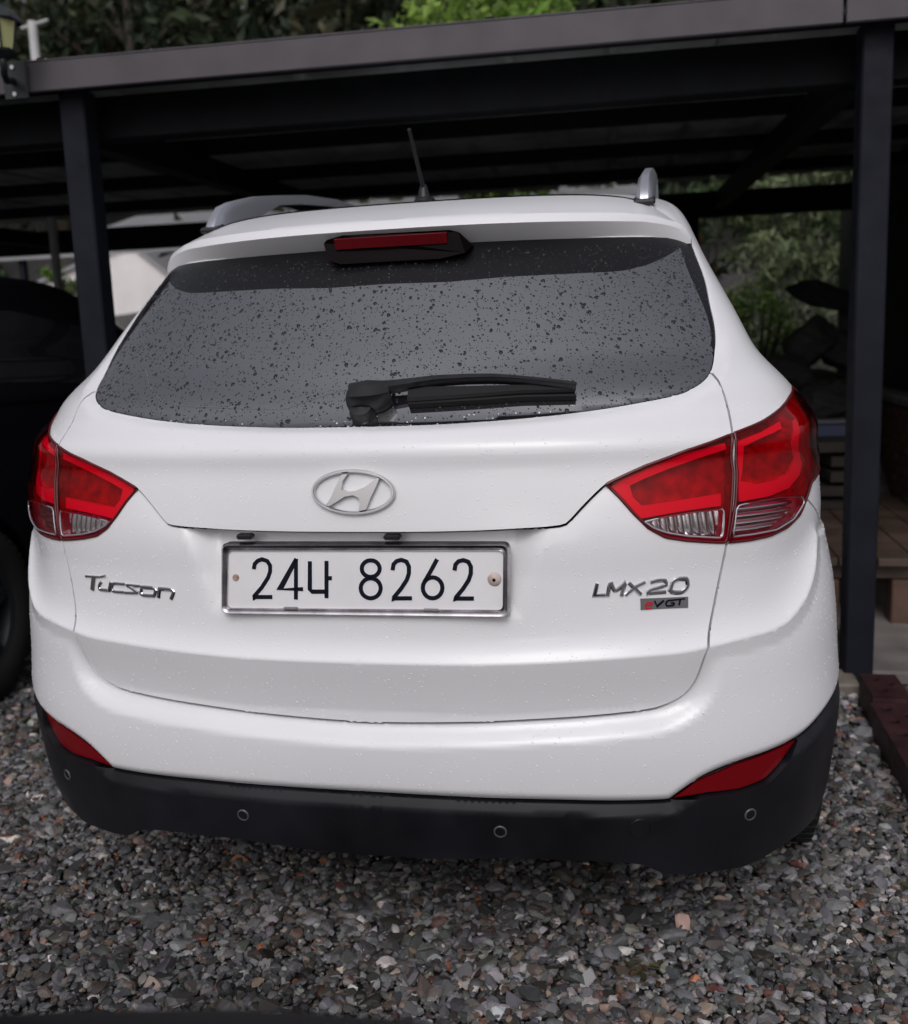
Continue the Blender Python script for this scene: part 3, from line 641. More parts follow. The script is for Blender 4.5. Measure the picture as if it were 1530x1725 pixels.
# tail lamps
def lens_off(UVs, p):
    q = surf(UVs[:, 0], UVs[:, 1]); l3 = surf(p[:, 0], p[:, 1]); d = pdist(q, np.vstack([l3, l3[:1]])); return .0015+.0075*sstep(d/.028)
def tail_lamp(name, outline, clear, band, side, label):
    root = MB(); ps = [on_body(side*a, b, .001) for a, b in outline]; ps.append(ps[0])
    root.tube([p for p, n in ps], .0030, 6, caps=False)
    housing = root.build('tail_lamp', mat('lamp_housing', (.10, .003, .006), rough=.25), white_car, smooth=True, label=label)
    c = resample(clear, .008, True, False)
    w = to_w(outline[:, 0]); g = [(float(from_w(np.array(x))), y) for x in np.arange(w.min(), w.max(), .009) for y in np.arange(outline[:, 1].min(), outline[:, 1].max(), .009)]
    uvl, tr = triangulate([outline, c], g, [True, True], .005); ct = uvl[tr].mean(1); tr = tr[inpoly(ct, outline)]; ct = uvl[tr].mean(1); ic = inpoly(ct, c)
    off = lens_off(uvl, outline)
    panel('red_lens', uvl, tr[~ic], M_redlens, housing, 0, .003, both=False, side=side, offv=off)
    panel('clear_lens', uvl, tr[ic], M_clearlens, housing, 0, .003, both=False, side=side, offv=off-.0006)
    # inside: deep red tray, light guide bands, metal reflector behind the clear lens
    panel('lamp_tray', uvl, tr, M_redin, housing, 0, 'up', both=False, side=side, offv=-.027+.021*sstep((uvl[:, 0]-.60)/.22))
    poly_patch('light_guide', band, M_redband, housing, -.007, .006, side, depth=.018, closed=False)
    step = .0026; w = to_w(c[:, 0]); g = [(float(from_w(np.array(x))), y) for x in np.arange(w.min()+.002, w.max(), step) for y in np.arange(c[:, 1].min()+.002, c[:, 1].max(), .0032)]
    g = [q for q in g if inpoly(np.array([q]), c)[0]]
    uvr, tr2 = triangulate([c], g, [True], .0016); tr2 = tr2[inpoly(uvr[tr2].mean(1), c)]
    rib = -.018+.0042*np.abs(np.sin(to_w(uvr[:, 0])*math.pi/.015)) if clear is C_['clear_in'] else -.018+.0040*np.abs(np.sin(uvr[:, 1]*math.pi/.013))
    panel('lamp_reflector', uvr, tr2, M_reflmetal, housing, 0, .010, both=False, side=side, offv=rib, auto=True)
    e = MB(); q = [on_body(side*a, b, .0065) for a, b in c]; q.append(q[0]); e.tube([p for p, n in q], .0016, 5, caps=False); e.build('lens_edge', M_silver, housing, smooth=True)
    return housing
tail_lamp('tail_lamp', lampI, C_['clear_in'], np.array(C_['band_in']), 1, 'inner half of the right red tail lamp with ribbed clear lens')
tail_lamp('tail_lamp', lampO, C_['clear_out'], np.array(C_['band_out']), 1, 'outer wrap-round half of the right red tail lamp')
tail_lamp('tail_lamp', lampI, C_['clear_in'], np.array(C_['band_in']), -1, 'inner half of the left red tail lamp with ribbed clear lens')
tail_lamp('tail_lamp', lampO, C_['clear_out'], np.array(C_['band_out']), -1, 'outer wrap-round half of the left red tail lamp')
for s in (1, -1):
    FLAT = -.013; poly_patch('bumper_reflector', C_['refl'], M_redrefl, white_car, .0, .009, s, depth=.03, inset=.002); FLAT = None

# parking sensors, tow cover
for a, b in MK['sensors']:
    p, n = on_body(a, b, 0); z = Vector(n); R = z.to_track_quat('X', 'Z').to_matrix().to_4x4(); R.translation = Vector(p)
    s_ = MB().lathe([(.0001, .001), (.0085, .0012), (.0092, .0)], 20, R).build('parking_sensor', M_clad, white_car, smooth=40)
    MB().lathe([(.0092, -.002), (.0092, .0022), (.0112, .0026), (.0124, .0012), (.0124, -.003)], 24, R).build('sensor_ring', mat('sensor_ring', (.075, .075, .08), rough=.4), s_, smooth=40)
p, n = on_body(*MK['tow'], 0); R = Vector(n).to_track_quat('X', 'Z').to_matrix().to_4x4(); R.translation = Vector(p)
MB().lathe([(.0001, .0006), (.017, .0008), (.0185, -.001), (.0198, -.001), (.0205, .0012), (.0222, .0006), (.0224, -.002)], 32, R).build('tow_eye_cover', M_clad, white_car, smooth=40)

# number plate
plane = lambda x, z, o=0: np.array([x, .012+(z-.79)*.1-o, z]); PN = np.array([0, -1, .1]); PN = PN/np.linalg.norm(PN)
def rrect(q, r, n=6):
    q = [np.array(a) for a in q]; out = []
    for i in range(4):
        p, a, b = q[i], q[i-1], q[(i+1) % 4]; da = (a-p)/np.linalg.norm(a-p); db = (b-p)/np.linalg.norm(b-p)
        for k in range(n+1): t = k/n; out.append(p+da*r*(1-t)**2+db*r*t**2)
    return out
po, pi_ = rrect(MK['plate'], .014), rrect(MK['plate_in'], .010)
sgn = sum((po[i][0]*po[(i+1) % len(po)][1]-po[(i+1) % len(po)][0]*po[i][1]) for i in range(len(po)))
mbp = MB(); n0 = len(po)
mbp.add([plane(*q, .001) for q in pi_]+[plane(*q, -.006) for q in po], [tuple(range(n0)) if sgn > 0 else tuple(range(n0-1, -1, -1))])
plate = mbp.build('number_plate', M_plate, white_car, label='white number plate 24나 8262 in a worn chrome frame')
mbf = MB(); V = []; 
for k in range(n0):
    a, b = np.array(po[k]), np.array(pi_[k]); m1 = a*.72+b*.28; m2 = a*.35+b*.65
    V += [plane(*a, -.012), plane(*a, .004), plane(*m1, .009), plane(*m2, .0075), plane(*(a*.22+b*.78), .0035), plane(*b, .0055), plane(*b, .0005)]
F = []
for k in range(n0):
    j = (k+1) % n0
    for q in range(6): F.append((k*7+q, j*7+q, j*7+q+1, k*7+q+1))
mbf.add(V, F); mbf.build('plate_frame', M_chrome2, plate, smooth=50)
for kind, ls in MK['digits']:
    d = MB()
    for l in ls:
        P = np.array(l)
        if len(l) > 4:   # round the corners
            L = np.r_[0, np.cumsum(np.linalg.norm(np.diff(P, axis=0), axis=1))]; t = np.linspace(0, L[-1], 30)
            if np.linalg.norm(P[0]-P[-1]) < 1e-3: pass
            else: P = np.unique(np.sort(np.r_[t, L]), axis=0) if False else np.stack([np.interp(np.sort(np.r_[t, L]), L, P[:, 0]), np.interp(np.sort(np.r_[t, L]), L, P[:, 1])], 1)
            keep = np.r_[True, np.linalg.norm(np.diff(P, axis=0), axis=1) > 6e-4]; P = P[keep]
        strokes(d, [plane(a, b, .0012) for a, b in P], [PN]*len(P), .0076, .0012, .9)
    d.build('plate_'+kind, M_ink, plate)
for (x, z), r in zip(MK['bolts'], (.0065, .0125)):
    R = Vector(PN).to_track_quat('X', 'Z').to_matrix().to_4x4(); R.translation = Vector(plane(x, z))
    MB().lathe([(.0001, r*.62), (r*.35, r*.6), (r*.75, r*.42), (r, .001), (r, -.002)] if r > .01 else [(.0001, .004), (r*.8, .004), (r, .001), (r, -.002)], 20, R).build('plate_bolt', M_rust if r < .01 else mat('bolt_cap', (.62, .55, .52), rough=.4, col2=(.42, .30, .25), vscale=60), plate, smooth=50)
R = Vector(PN).to_track_quat('X', 'Z').to_matrix().to_4x4(); R.translation = Vector(plane(*MK['bolts'][1], .0079))
MB().lathe([(.0001, .0004), (.0030, .0004), (.0032, -.003)], 14, R).build('bolt_hole', M_dark, plate)
for x, z in MK['pclips']:
    MB().box(plane(x, z-.001, .004), (.028, .006, .0055), bev=.002).build('plate_clip', mat('dull_clip', (.20, .19, .19), rough=.5), plate)

# emblem
ring = MK['emblem_ring']; cx = sum(a for a, b in ring)/len(ring)
cpt, cn = on_body(0, MK['emblem_c'][1], .004)
def tang(u, v, off):   # project a body point onto the tangent plane of the emblem
    p, n = on_body(u, v, 0); d = np.dot(p-cpt, cn); return p-cn*d+cn*off
em = MB(); pts = [tang(a, b, .002) for a, b in ring]; pts.append(pts[0]); strokes(em, pts, [cn]*len(pts), .0062, .0045, .35)
emb = em.build('emblem', M_chrome, white_car, smooth=45)
P = [tang(a, b, .0065) for a, b in MK['emblem_H']]; P2 = [tang(a, b, -.002) for a, b in MK['emblem_H']]
cen = sum(P)/len(P); n0 = len(P); bm = bmesh.new()
top = [bm.verts.new(p) for p in P]; bot = [bm.verts.new(p) for p in P2]
f = bm.faces.new(top); fs = [bm.faces.new((top[i], bot[i], bot[(i+1) % n0], top[(i+1) % n0])) for i in range(n0)]
r_ = bmesh.ops.inset_region(bm, faces=[f], thickness=.0020, depth=.0022, use_even_offset=True)
bmesh.ops.recalc_face_normals(bm, faces=bm.faces); me = bpy.data.meshes.new('emblem_letter'); bm.to_mesh(me); bm.free(); link('emblem_letter', me, M_chrome, emb)
def lettering(name, items, m, off=.0005, h=.0028, bev=.5, parent=None, sub='letter', k=1., mat2=None):
    root = None
    for pts, wd in items:
        P = np.array(pts, float)
        if len(P) > 3:
            L = np.r_[0, np.cumsum(np.hypot(*np.diff(P, axis=0).T))]; t = np.linspace(0, L[-1], 22); P = np.stack([hermite(t, L, P[:, 0]), hermite(t, L, P[:, 1])], 1)
        q = [on_body(a, b, off) for a, b in P]; d = MB(); strokes(d, [a for a, b in q], [b for a, b in q], wd*.00102*k, h, bev)
        d.build(sub, m, parent)
def badge(name, pts, label):   # thin backing strip that carries the letters
    o = bpy.data.objects.new(name, None); COL.objects.link(o); o.parent = white_car; o['label'] = label; return o
nb = badge('name_badge', None, 'chrome letters Tucson on the left of the tailgate'); lettering('n', MK['name_letters'], M_chrome, parent=nb, sub='chrome_letter', k=1.55)
tb = badge('trim_badge', None, 'chrome characters LMX20 on the right of the tailgate'); lettering('t', MK['trim_letters'], M_chrome, parent=tb, sub='chrome_letter', k=1.55)
q = [on_body(a, b, .0022) for a, b in MK['tag']]; q2 = [on_body(a, b, -.002) for a, b in MK['tag']]
tg = MB().add([a for a, b in q]+[a for a, b in q2], [(3, 2, 1, 0), (0, 1, 5, 4), (1, 2, 6, 5), (2, 3, 7, 6), (3, 0, 4, 7)]).build('engine_badge', mat('badge_grey', (.20, .20, .21), rough=.35, metal=.5), white_car, label='small grey badge reading eVGT')
lettering('e', MK['tag_e'], mat('badge_red', (.45, .01, .02), rough=.4), off=.0018, h=.0012, bev=.9, parent=tg, sub='badge_letter')
lettering('v', MK['tag_vgt'], M_ink, off=.0018, h=.0012, bev=.9, parent=tg, sub='badge_letter')
for c in MK['clips']:
    q = [on_body(a, b, 0) for a, b in c]; a0 = np.mean([a for a, b in q], 0)
    MB().box((a0[0], .030, .9385), (.030, .020, .010), bev=.003).build('handle_switch', M_black, white_car)

# wiper
def spath(P, n=26):
    P = np.array(P, float); L = np.r_[0, np.cumsum(np.hypot(*np.diff(P, axis=0).T))]; t = np.linspace(0, L[-1], n)
    return [np.interp(t, L, P[:, k]) for k in range(P.shape[1])]
A = [(a, b, w_) for (a, b), w_ in MK['wiper_arm']]; au, av, aw = spath(A)
def bar(mb, path, width, h0, h1, taper=.55):
    """path: (u,v); rectangular bar lying parallel to the glass between offsets h0 and h1"""
    q = [on_body(a, b, 0) for a, b in path]; V = []; F = []; n = len(q)
    for i in range(n):
        p, N = q[i]; d = q[min(i+1, n-1)][0]-q[max(i-1, 0)][0]; d = d/np.linalg.norm(d); s = np.cross(N, d); s /= np.linalg.norm(s); w_ = width[i]/2
        H0 = h0[i] if hasattr(h0, '__len__') else h0; H1 = h1[i] if hasattr(h1, '__len__') else h1
        V += [p+s*w_+N*H0, p+s*w_+N*(H0+(H1-H0)*.6), p+s*w_*taper+N*H1, p-s*w_*taper+N*H1, p-s*w_+N*(H0+(H1-H0)*.6), p-s*w_+N*H0]
    for i in range(n-1):
        for k in range(6): F.append((i*6+k, i*6+(k+1) % 6, (i+1)*6+(k+1) % 6, (i+1)*6+k))
    F += [tuple(range(5, -1, -1)), tuple((n-1)*6+k for k in range(6))]; mb.add(V, F)
arm = MB(); bar(arm, list(zip(au, av)), np.array(aw)*.0012+.0045, .018, .034)
wip = arm.build('wiper', M_black, white_car, smooth=35)
pv = MB(); bar(pv, [(-.0085, .0+1.168), (-.004, 1.168), (.005, 1.169), (.0135, 1.172), (.022, 1.176)], [.028, .042, .046, .040, .024], .002, [.034, .043, .044, .040, .034]); pv.build('wiper_cap', M_black, wip, smooth=35)
pv = MB(); p, n = on_body(.0005, 1.153, 0); R = Vector(n).to_track_quat('X', 'Z').to_matrix().to_4x4(); R.translation = Vector(p); pv.lathe([(.024, -.002), (.024, .012), (.020, .024), (.0001, .026)], 24, R); pv.build('wiper_spindle', M_black, wip, smooth=40)
bu, bv = spath(MK['wiper_blade'], 18)
bl_ = MB(); bar(bl_, list(zip(bu, bv+np.linspace(.0105, .0035, 18))), list(np.linspace(.034, .009, 18)), .010, .022, .7); bar(bl_, list(zip(bu, bv-.003)), [.005]*18, .001, .014, .9); bl_.build('wiper_blade', M_rubber, wip)

# spoiler
def roof_pt(X, v):
    z0, y0, Xm, D, n, yf = [float(q) for q in rowvals(np.array(float(v)))]; X = np.sign(X)*min(abs(X), .985*Xm)
    return np.array([X, y0+D*(1-(1-(abs(X)/Xm)**n)**(1/n)), z0])
xs = np.concatenate([np.linspace(-1, -.8, 14)[:-1], np.linspace(-.8, .8, 41), np.linspace(.8, 1, 14)[1:]])
V = []; F = []; rows = 14; seam = []
for s in xs:
    X = .605*s; k = (abs(X)/.6)**2.6; a = abs(X)
    zu = np.interp(a, [0, .50, .545, .58, .605], [1.503, 1.503, 1.498, 1.489, 1.478]); zu2 = np.interp(a, [0, .46, .52, .566, .605], [1.522, 1.521, 1.516, 1.505, 1.488])
    low = np.array([X, .388+.172*k, 1.4690-.0075*k]); upp = np.array([X, .335+.225*k, zu]); up2 = np.array([X*1.002, .350+.22*k, zu2])
    vt = 1.595-.135*abs(s)**7; T_ = roof_pt(X, vt); T_ = T_+np.array([0, 0, .0010]); 
    prof = [T_+np.array([0, 0, -.02]), T_]
    if abs(s) < .86: seam.append(T_+np.array([0, .002, .0012]))
    for t in (.2, .4, .6, .8, .92): prof.append(T_*(1-t)+up2*t+np.array([0, 0, .003*math.sin(math.pi*t)*(1-abs(s)**4)]))
    prof += [up2, upp*.45+up2*.55+np.array([0, -.0025, .0]), upp, low*.5+upp*.5+np.array([0, -.0008, 0]), low, low+np.array([0, .012, .004]), low+np.array([0, .14*(1-.8*abs(s)**5), .030])]
    e_ = np.clip((abs(s)-.955)/.045, 0, 1)**1.5; tip = np.array([np.sign(X)*.5955, .5585, 1.4625]); prof = [p_*(1-e_)+tip*e_ for p_ in prof]
    V += prof
for i in range(len(xs)-1):
    for j in range(rows-1): F.append((i*rows+j, i*rows+j+1, (i+1)*rows+j+1, (i+1)*rows+j))
F += [tuple(range(rows)), tuple((len(xs)-1)*rows+rows-1-j for j in range(rows))]
sp = MB().add(V, F).build('roof_spoiler', M_white, white_car, smooth=24)
MB().tube(seam, .0019, 5).build('roof_seam', M_dark, sp)
# high brake lamp
bq = [(-.128, 1.484), (-.120, 1.490), (-.085, 1.4965), (.135, 1.4945), (.152, 1.490), (.176, 1.464), (.165, 1.449), (.115, 1.440), (-.09, 1.440), (-.118, 1.449)]
bq = [(x-.009, z) for x, z in bq]
def face(x, z, o): return (x, .335+.225*(abs(x)/.6)**2.6+(1.503-z)*.45*(z > 1.46)-o, z)
d = MB(); n0 = len(bq); d.add([face(x, z, .004) for x, z in bq]+[face(x, z, -.05) for x, z in bq], [tuple(range(n0-1, -1, -1)) if True else 0]+[(i, (i+1) % n0, (i+1) % n0+n0, i+n0) for i in range(n0)])
hb_ = d.build('brake_lamp_housing', mat('smoked_plastic', (.003, .001, .0015), rough=.5, spec=.06), sp)
d = MB(); 
for k in range(13):
    x0 = -.105+k*.0178; d.box((x0+.0079-.004, .3265+.225*(abs(x0)/.6)**2.6+.007, 1.4800), (.0179, .008, .021), Matrix.Rotation(.35, 3, 'X'), bev=.0003)
d.build('brake_lamp_lens', mat('brake_red', (.10, .002, .005), rough=.3), hb_)

# roof rails, aerial
for s in (1, -1):
    ys = [.600, .625, .66, .72, .80, .90, 1.05, 1.3, 1.6, 1.9, 2.1, 2.25, 2.33]; tops = [1.562, 1.592, 1.617, 1.636, 1.654, 1.675, 1.698, 1.733, 1.760, 1.768, 1.755, 1.715, 1.625]
    bots = [1.545]*4+[1.560, 1.625, 1.672, 1.707, 1.738, 1.735, 1.640, 1.58, 1.55]; wid = [.034, .034, .034, .033, .032, .030, .026, .024, .024, .026, .03, .03, .03]
    V = []; F = []
    for i, y in enumerate(ys):
        x = s*(.500+.012*min((y-.6)/.5, 1)); w_ = wid[i]/2; t, b = tops[i], bots[i]
        V += [(x-w_, y, b), (x-w_, y, t-.010), (x-w_*.55, y, t), (x+w_*.45, y, t), (x+w_*.98, y, t-.014), (x+w_*1.15, y, b)]
    for i in range(len(ys)-1):
        for j in range(6): F.append((i*6+j, i*6+(j+1) % 6, (i+1)*6+(j+1) % 6, (i+1)*6+j))
    F += [tuple(range(5, -1, -1)), tuple((len(ys)-1)*6+j for j in range(6))]
    rl = MB().add(V, F).build('roof_rail', M_silver, white_car, smooth=40)
    MB().box((s*.5, .612, 1.562), (.046, .05, .012), Matrix.Rotation(.3, 3, 'X'), bev=.004).build('rail_foot', M_black, rl)
d = MB(); d.box((0, .68, 1.604), (.036, .075, .014), Matrix.Rotation(.12, 3, 'X'), bev=.006); V = []
d.lathe([(.016, 0), (.0145, .010), (.008, .030), (.0065, .034), (.0001, .035)], 16, Matrix.Translation((0, .672, 1.604)) @ Matrix.Rotation(-math.pi/2, 4, 'Y'))
ant = d.build('aerial', M_black, white_car, smooth=40)
p0, p1 = Vector((0, .668, 1.632)), Vector((0, .556, 1.736)); pts = []; rr = []
for k in range(61):
    t = k/60; pts.append(p0.lerp(p1, t)); rr.append((.0050-.0010*t)*(1+.12*math.cos(k*math.pi)))
MB().tube(pts, rr, 8).build('aerial_mast', M_rubber, ant, smooth=50)

# wheels
def wheel(x, y, parent, m_t=None, R=.335, wd=.215, rim=True):
    s = 1 if x > 0 else -1; T = Matrix.Translation((x, y, R)); h = wd/2
    prof = [(R*.64, h*.80), (R*.70, h*.96), (R*.82, h*1.0), (R*.93, h*.93), (R*.985, h*.78), (R, h*.62)]
    g = [(h*.45, .008), (h*.40, 0), (h*.12, 0), (h*.07, .008), (-h*.07, .008), (-h*.12, 0), (-h*.40, 0), (-h*.45, .008)]
    prof += [(R, h*.46)]+[(R-d_, a) for a, d_ in g]+[(R, -h*.46)]+[(r, -a) for r, a in reversed(prof)]
    d = MB().lathe(prof, 56, T); 
    for k in range(56):    # tread blocks on the shoulders
        t = 2*math.pi*k/56
        for q in (-1, 1):
            Mx = T @ Matrix.Rotation(t, 4, 'X'); c = Mx @ Vector((q*h*.66, 0, R*.992)); d.box(c, (h*.34, .023, .010), (Matrix.Rotation(t, 3, 'X')), bev=0)
    ty = d.build('wheel', M_rubber, parent, smooth=35)
    d = MB().lathe([(R*.645, h*.78), (R*.60, h*.70), (R*.55, h*.2), (R*.55, -h*.7), (R*.645, -h*.8)], 40, T)
    for k in range(5):
        t = 2*math.pi*k/5; Mx = T @ Matrix.Rotation(t, 4, 'X'); d.box(Mx @ Vector((s*h*.62, 0, R*.33)), (.03, .055, R*.52), Matrix.Rotation(t, 3, 'X'), bev=.008)
    d.lathe([(.0001, s*h*.72), (.05, s*h*.72), (.06, s*h*.6), (.06, s*h*.3)], 20, T); d.lathe([(R*.5, s*h*.05), (.03, s*h*.05)], 24, T)
    d.build('wheel_rim', M_silver, ty, smooth=40)
for x, y in ((.795, .90), (-.795, .90), (.795, 3.52), (-.795, 3.52)): wheel(x, y, white_car)

# rain on the paint and on the glass
def drops(name, n, sampler, rfun, m, parent, seg=7, rings=3, flat=.42):
    V = []; F = []; k = 0; pts = [sampler() for _ in range(n)]; pts = [p for p in pts if p is not None]
    u = np.array([p[0] for p in pts]); v = np.array([p[1] for p in pts]); N = fd_normal(np.maximum(np.abs(u), 2e-3), v, 0); N[:, 0] *= np.sign(u); P = surf(u, v)
    for i in range(len(pts)):
        r = rfun(); el = 1+abs(random.gauss(0, .25)); Nn = Vector(N[i]); t = Vector((0, 0, 1)); a = Nn.cross(t).normalized(); b = Nn.cross(a)
        ang = random.uniform(0, 6.28)*(.3 if r > .003 else 1); ca, sa = math.cos(ang*.15), math.sin(ang*.15); a, b = a*ca+b*sa, b*ca-a*sa
        c = Vector(P[i])+Nn*.0001
        jit = [1+random.uniform(-.16, .16) for _ in range(seg)]
        for q in range(rings):
            ph = (q/rings)*math.pi/2
            for s in range(seg):
                th = 2*math.pi*s/seg; rr_ = r*math.cos(ph)*(1+(jit[s]-1)*math.cos(ph)); V.append(c+a*math.cos(th)*rr_+b*math.sin(th)*rr_*el+Nn*r*flat*math.sin(ph))
        V.append(c+Nn*r*flat)
        for q in range(rings-1):
            for s in range(seg): F.append((k+q*seg+s, k+q*seg+(s+1) % seg, k+(q+1)*seg+(s+1) % seg, k+(q+1)*seg+s))
        top = k+rings*seg
        for s in range(seg): F.append((k+(rings-1)*seg+s, k+(rings-1)*seg+(s+1) % seg, top, top))
        k = top+1
    d = MB(); d.v = V; d.f = [tuple(dict.fromkeys(f)) for f in F]; return d.build(name, m, parent, smooth=True, kind='stuff')
gp = np.vstack([vis_poly, [[-.02, 1.133], [-.02, vis_poly[0, 1]]]])
gall = np.vstack([glass_poly, [[-.02, 1.475], [-.02, glass_poly[0, 1]]]])
def glass_s():
    while 1:
        w = random.uniform(-.84, .84); u = math.copysign(float(from_w(np.array(abs(w)))), w); v = random.uniform(1.13, 1.46)
        if inpoly(np.array([[abs(u), v]]), gall)[0]: return (u, v)
win = [o for o in white_car.children if o.name == 'rear_window'][0]
drops('raindrops', 8200, glass_s, lambda: min(.0040, .00070*math.exp(abs(random.gauss(0, .66)))), M_wet, win)
def paint_s():
    w = random.uniform(-.98, .98); u = math.copysign(float(from_w(np.array(abs(w)))), w); v = random.uniform(.47, 1.15)
    if inpoly(np.array([[abs(u), v]]), wp)[0] or inpoly(np.array([[abs(u), v]]), lampI)[0] or inpoly(np.array([[abs(u), v]]), refl)[0] or inpoly(np.array([[abs(u), v]]), lampO)[0]: return None
    q = base(np.array([abs(u)]), np.array([v]))
    if pdist(q, DL['tail3'])[0] < .007 or pdist(q, DL['lip3'])[0] < .006 or pdist(q, DL['white3'])[0] < .008: return None
    return (u, v)
drops('raindrops', 5200, paint_s, lambda: random.uniform(.0006, .0017), mat('clear_drop', (.85, .85, .87), rough=.05, spec=.6, coat=.6), white_car, seg=6, rings=2)

# faint arc left by the wiper on the wet glass
ml = MB(); A = spath([(a, b) for a, b in MK['mark_line']], 40); ml_q = [on_body(a, b, .0002) for a, b in zip(*A)]
strokes(ml, [a for a, b in ml_q], [b for a, b in ml_q], .0022, .0003, .9); ml.build('wiper_trace', mat('dried_film', (.12, .12, .125), rough=.5), win)

# ------------------------------------------------------------------ ground
M_soil = mat('dark_wet_soil', (.035, .032, .030), rough=.7, var=.5, vscale=14, bump=.6, bscale=40, bdist=.01)
_t = M_soil.node_tree; _b = _t.nodes['Principled BSDF']; _tc = _t.nodes.new('ShaderNodeTexCoord')
_v = _t.nodes.new('ShaderNodeTexVoronoi'); _v.inputs['Scale'].default_value = 48; _t.links.new(_tc.outputs['Object'], _v.inputs['Vector'])
_h = _t.nodes.new('ShaderNodeSeparateColor'); _t.links.new(_v.outputs['Color'], _h.inputs[0])
_r = _t.nodes.new('ShaderNodeValToRGB'); _t.links.new(_h.outputs[0], _r.inputs[0]); _e = _r.color_ramp.elements
_e[0].color = (.05, .05, .05, 1); _e[1].color = (.22, .21, .20, 1)
for _p, _c in ((.3, (.09, .09, .095, 1)), (.6, (.13, .13, .135, 1)), (.85, (.13, .09, .07, 1))): _q = _e.new(_p); _q.color = _c
_m = _t.nodes.new('ShaderNodeMix'); _m.data_type = 'RGBA'; _m.blend_type = 'MULTIPLY'; _m.inputs[0].default_value = 1
_d = _t.nodes.new('ShaderNodeMapRange'); _d.inputs[1].default_value = .25; _d.inputs[2].default_value = .75; _d.inputs[3].default_value = 1; _d.inputs[4].default_value = .25
_t.links.new(_v.outputs['Distance'], _d.inputs[0]); _t.links.new(_r.outputs[0], _m.inputs[6]); _t.links.new(_d.outputs[0], _m.inputs[7]); _t.links.new(_m.outputs[2], _b.inputs['Base Color'])
_bp = _t.nodes.new('ShaderNodeBump'); _bp.inputs['Strength'].default_value = .9; _bp.inputs['Distance'].default_value = .012; _t.links.new(_d.outputs[0], _bp.inputs['Height']); _t.links.new(_bp.outputs[0], _b.inputs['Normal'])
def bank_z(x, y):
    h = np.where(y > 9, (y-9)*.40, 0.)
    h = np.where(y > 34, 10+(y-34)*.12, h)
    b = 1.0*sstep((x-.75)/.5)*(1-sstep((x-1.75)/.15))*sstep((y-4.1)/.9)      # earth bank at the back right
    return h*(1+.12*np.sin(x*.31+y*.17))+b*np.where(y > 9, np.exp(-(y-9)/6), 1)
gx = np.concatenate([np.linspace(-150, -12, 16), np.linspace(-11, 11, 89), np.linspace(12, 150, 16)])
gy = np.concatenate([np.linspace(-150, -8, 14), np.linspace(-7, 12, 77), np.linspace(13, 60, 32), np.linspace(64, 260, 12)])
A, B = np.meshgrid(gx, gy); Z = bank_z(A, B)-.012; Z += .02*np.sin(A*3.1)*np.sin(B*2.7)*(B > 4)
n_, m_ = A.shape; idx = np.arange(n_*m_).reshape(n_, m_); V = np.stack([A, B, Z], -1).reshape(-1, 3)
np_mesh('ground', V, np.stack([idx[:-1, :-1], idx[:-1, 1:], idx[1:, 1:], idx[1:, :-1]], -1).reshape(-1, 4), M_soil, smooth=True, kind='structure')

# gravel: every stone is a faceted lump
def ico(sub):
    bm = bmesh.new(); bmesh.ops.create_icosphere(bm, subdivisions=sub, radius=1); v = np.array([q.co[:] for q in bm.verts]); f = np.array([[a.index for a in q.verts] for q in bm.faces]); bm.free(); return v, f
def stone_shapes(sub, n):
    v, f = ico(sub); out = []
    for _ in range(n):
        p = v.copy()
        for _k in range(9 if sub > 1 else 5):
            d = rng.normal(size=3); d /= np.linalg.norm(d); h = rng.uniform(.34, .74); t = p@d; p = p-np.maximum(t-h, 0)[:, None]*d
        p += rng.normal(size=p.shape)*.015; p *= 1.12
        p *= np.array([1, rng.uniform(.65, 1), rng.uniform(.45, .75)]); out.append(p)
    return out, f
PAL = np.array([(.115, .118, .125), (.075, .078, .084), (.15, .152, .158), (.052, .056, .056), (.10, .095, .088), (.085, .066, .056), (.19, .185, .18), (.065, .072, .066),
                (.30, .29, .28), (.17, .125, .10), (.20, .085, .045), (.42, .41, .40), (.045, .04, .038), (.24, .20, .16), (.10, .045, .038)])
PW = np.array([20, 18, 13, 14, 10, 9, 6, 8, 3.0, 3, 1.1, .7, 8, 2, 1.2]); PW /= PW.sum()
def in_view(P, m=60):
    d = P-CAM; z = d@ax_f; x = 765+1663.8*(d@ax_r)/z; y = 862.5-1663.8*(d@ax_u)/z
    return (z > .2) & (x > -m) & (x < 1530+m) & (y > -m) & (y < 1725+m*1.5)
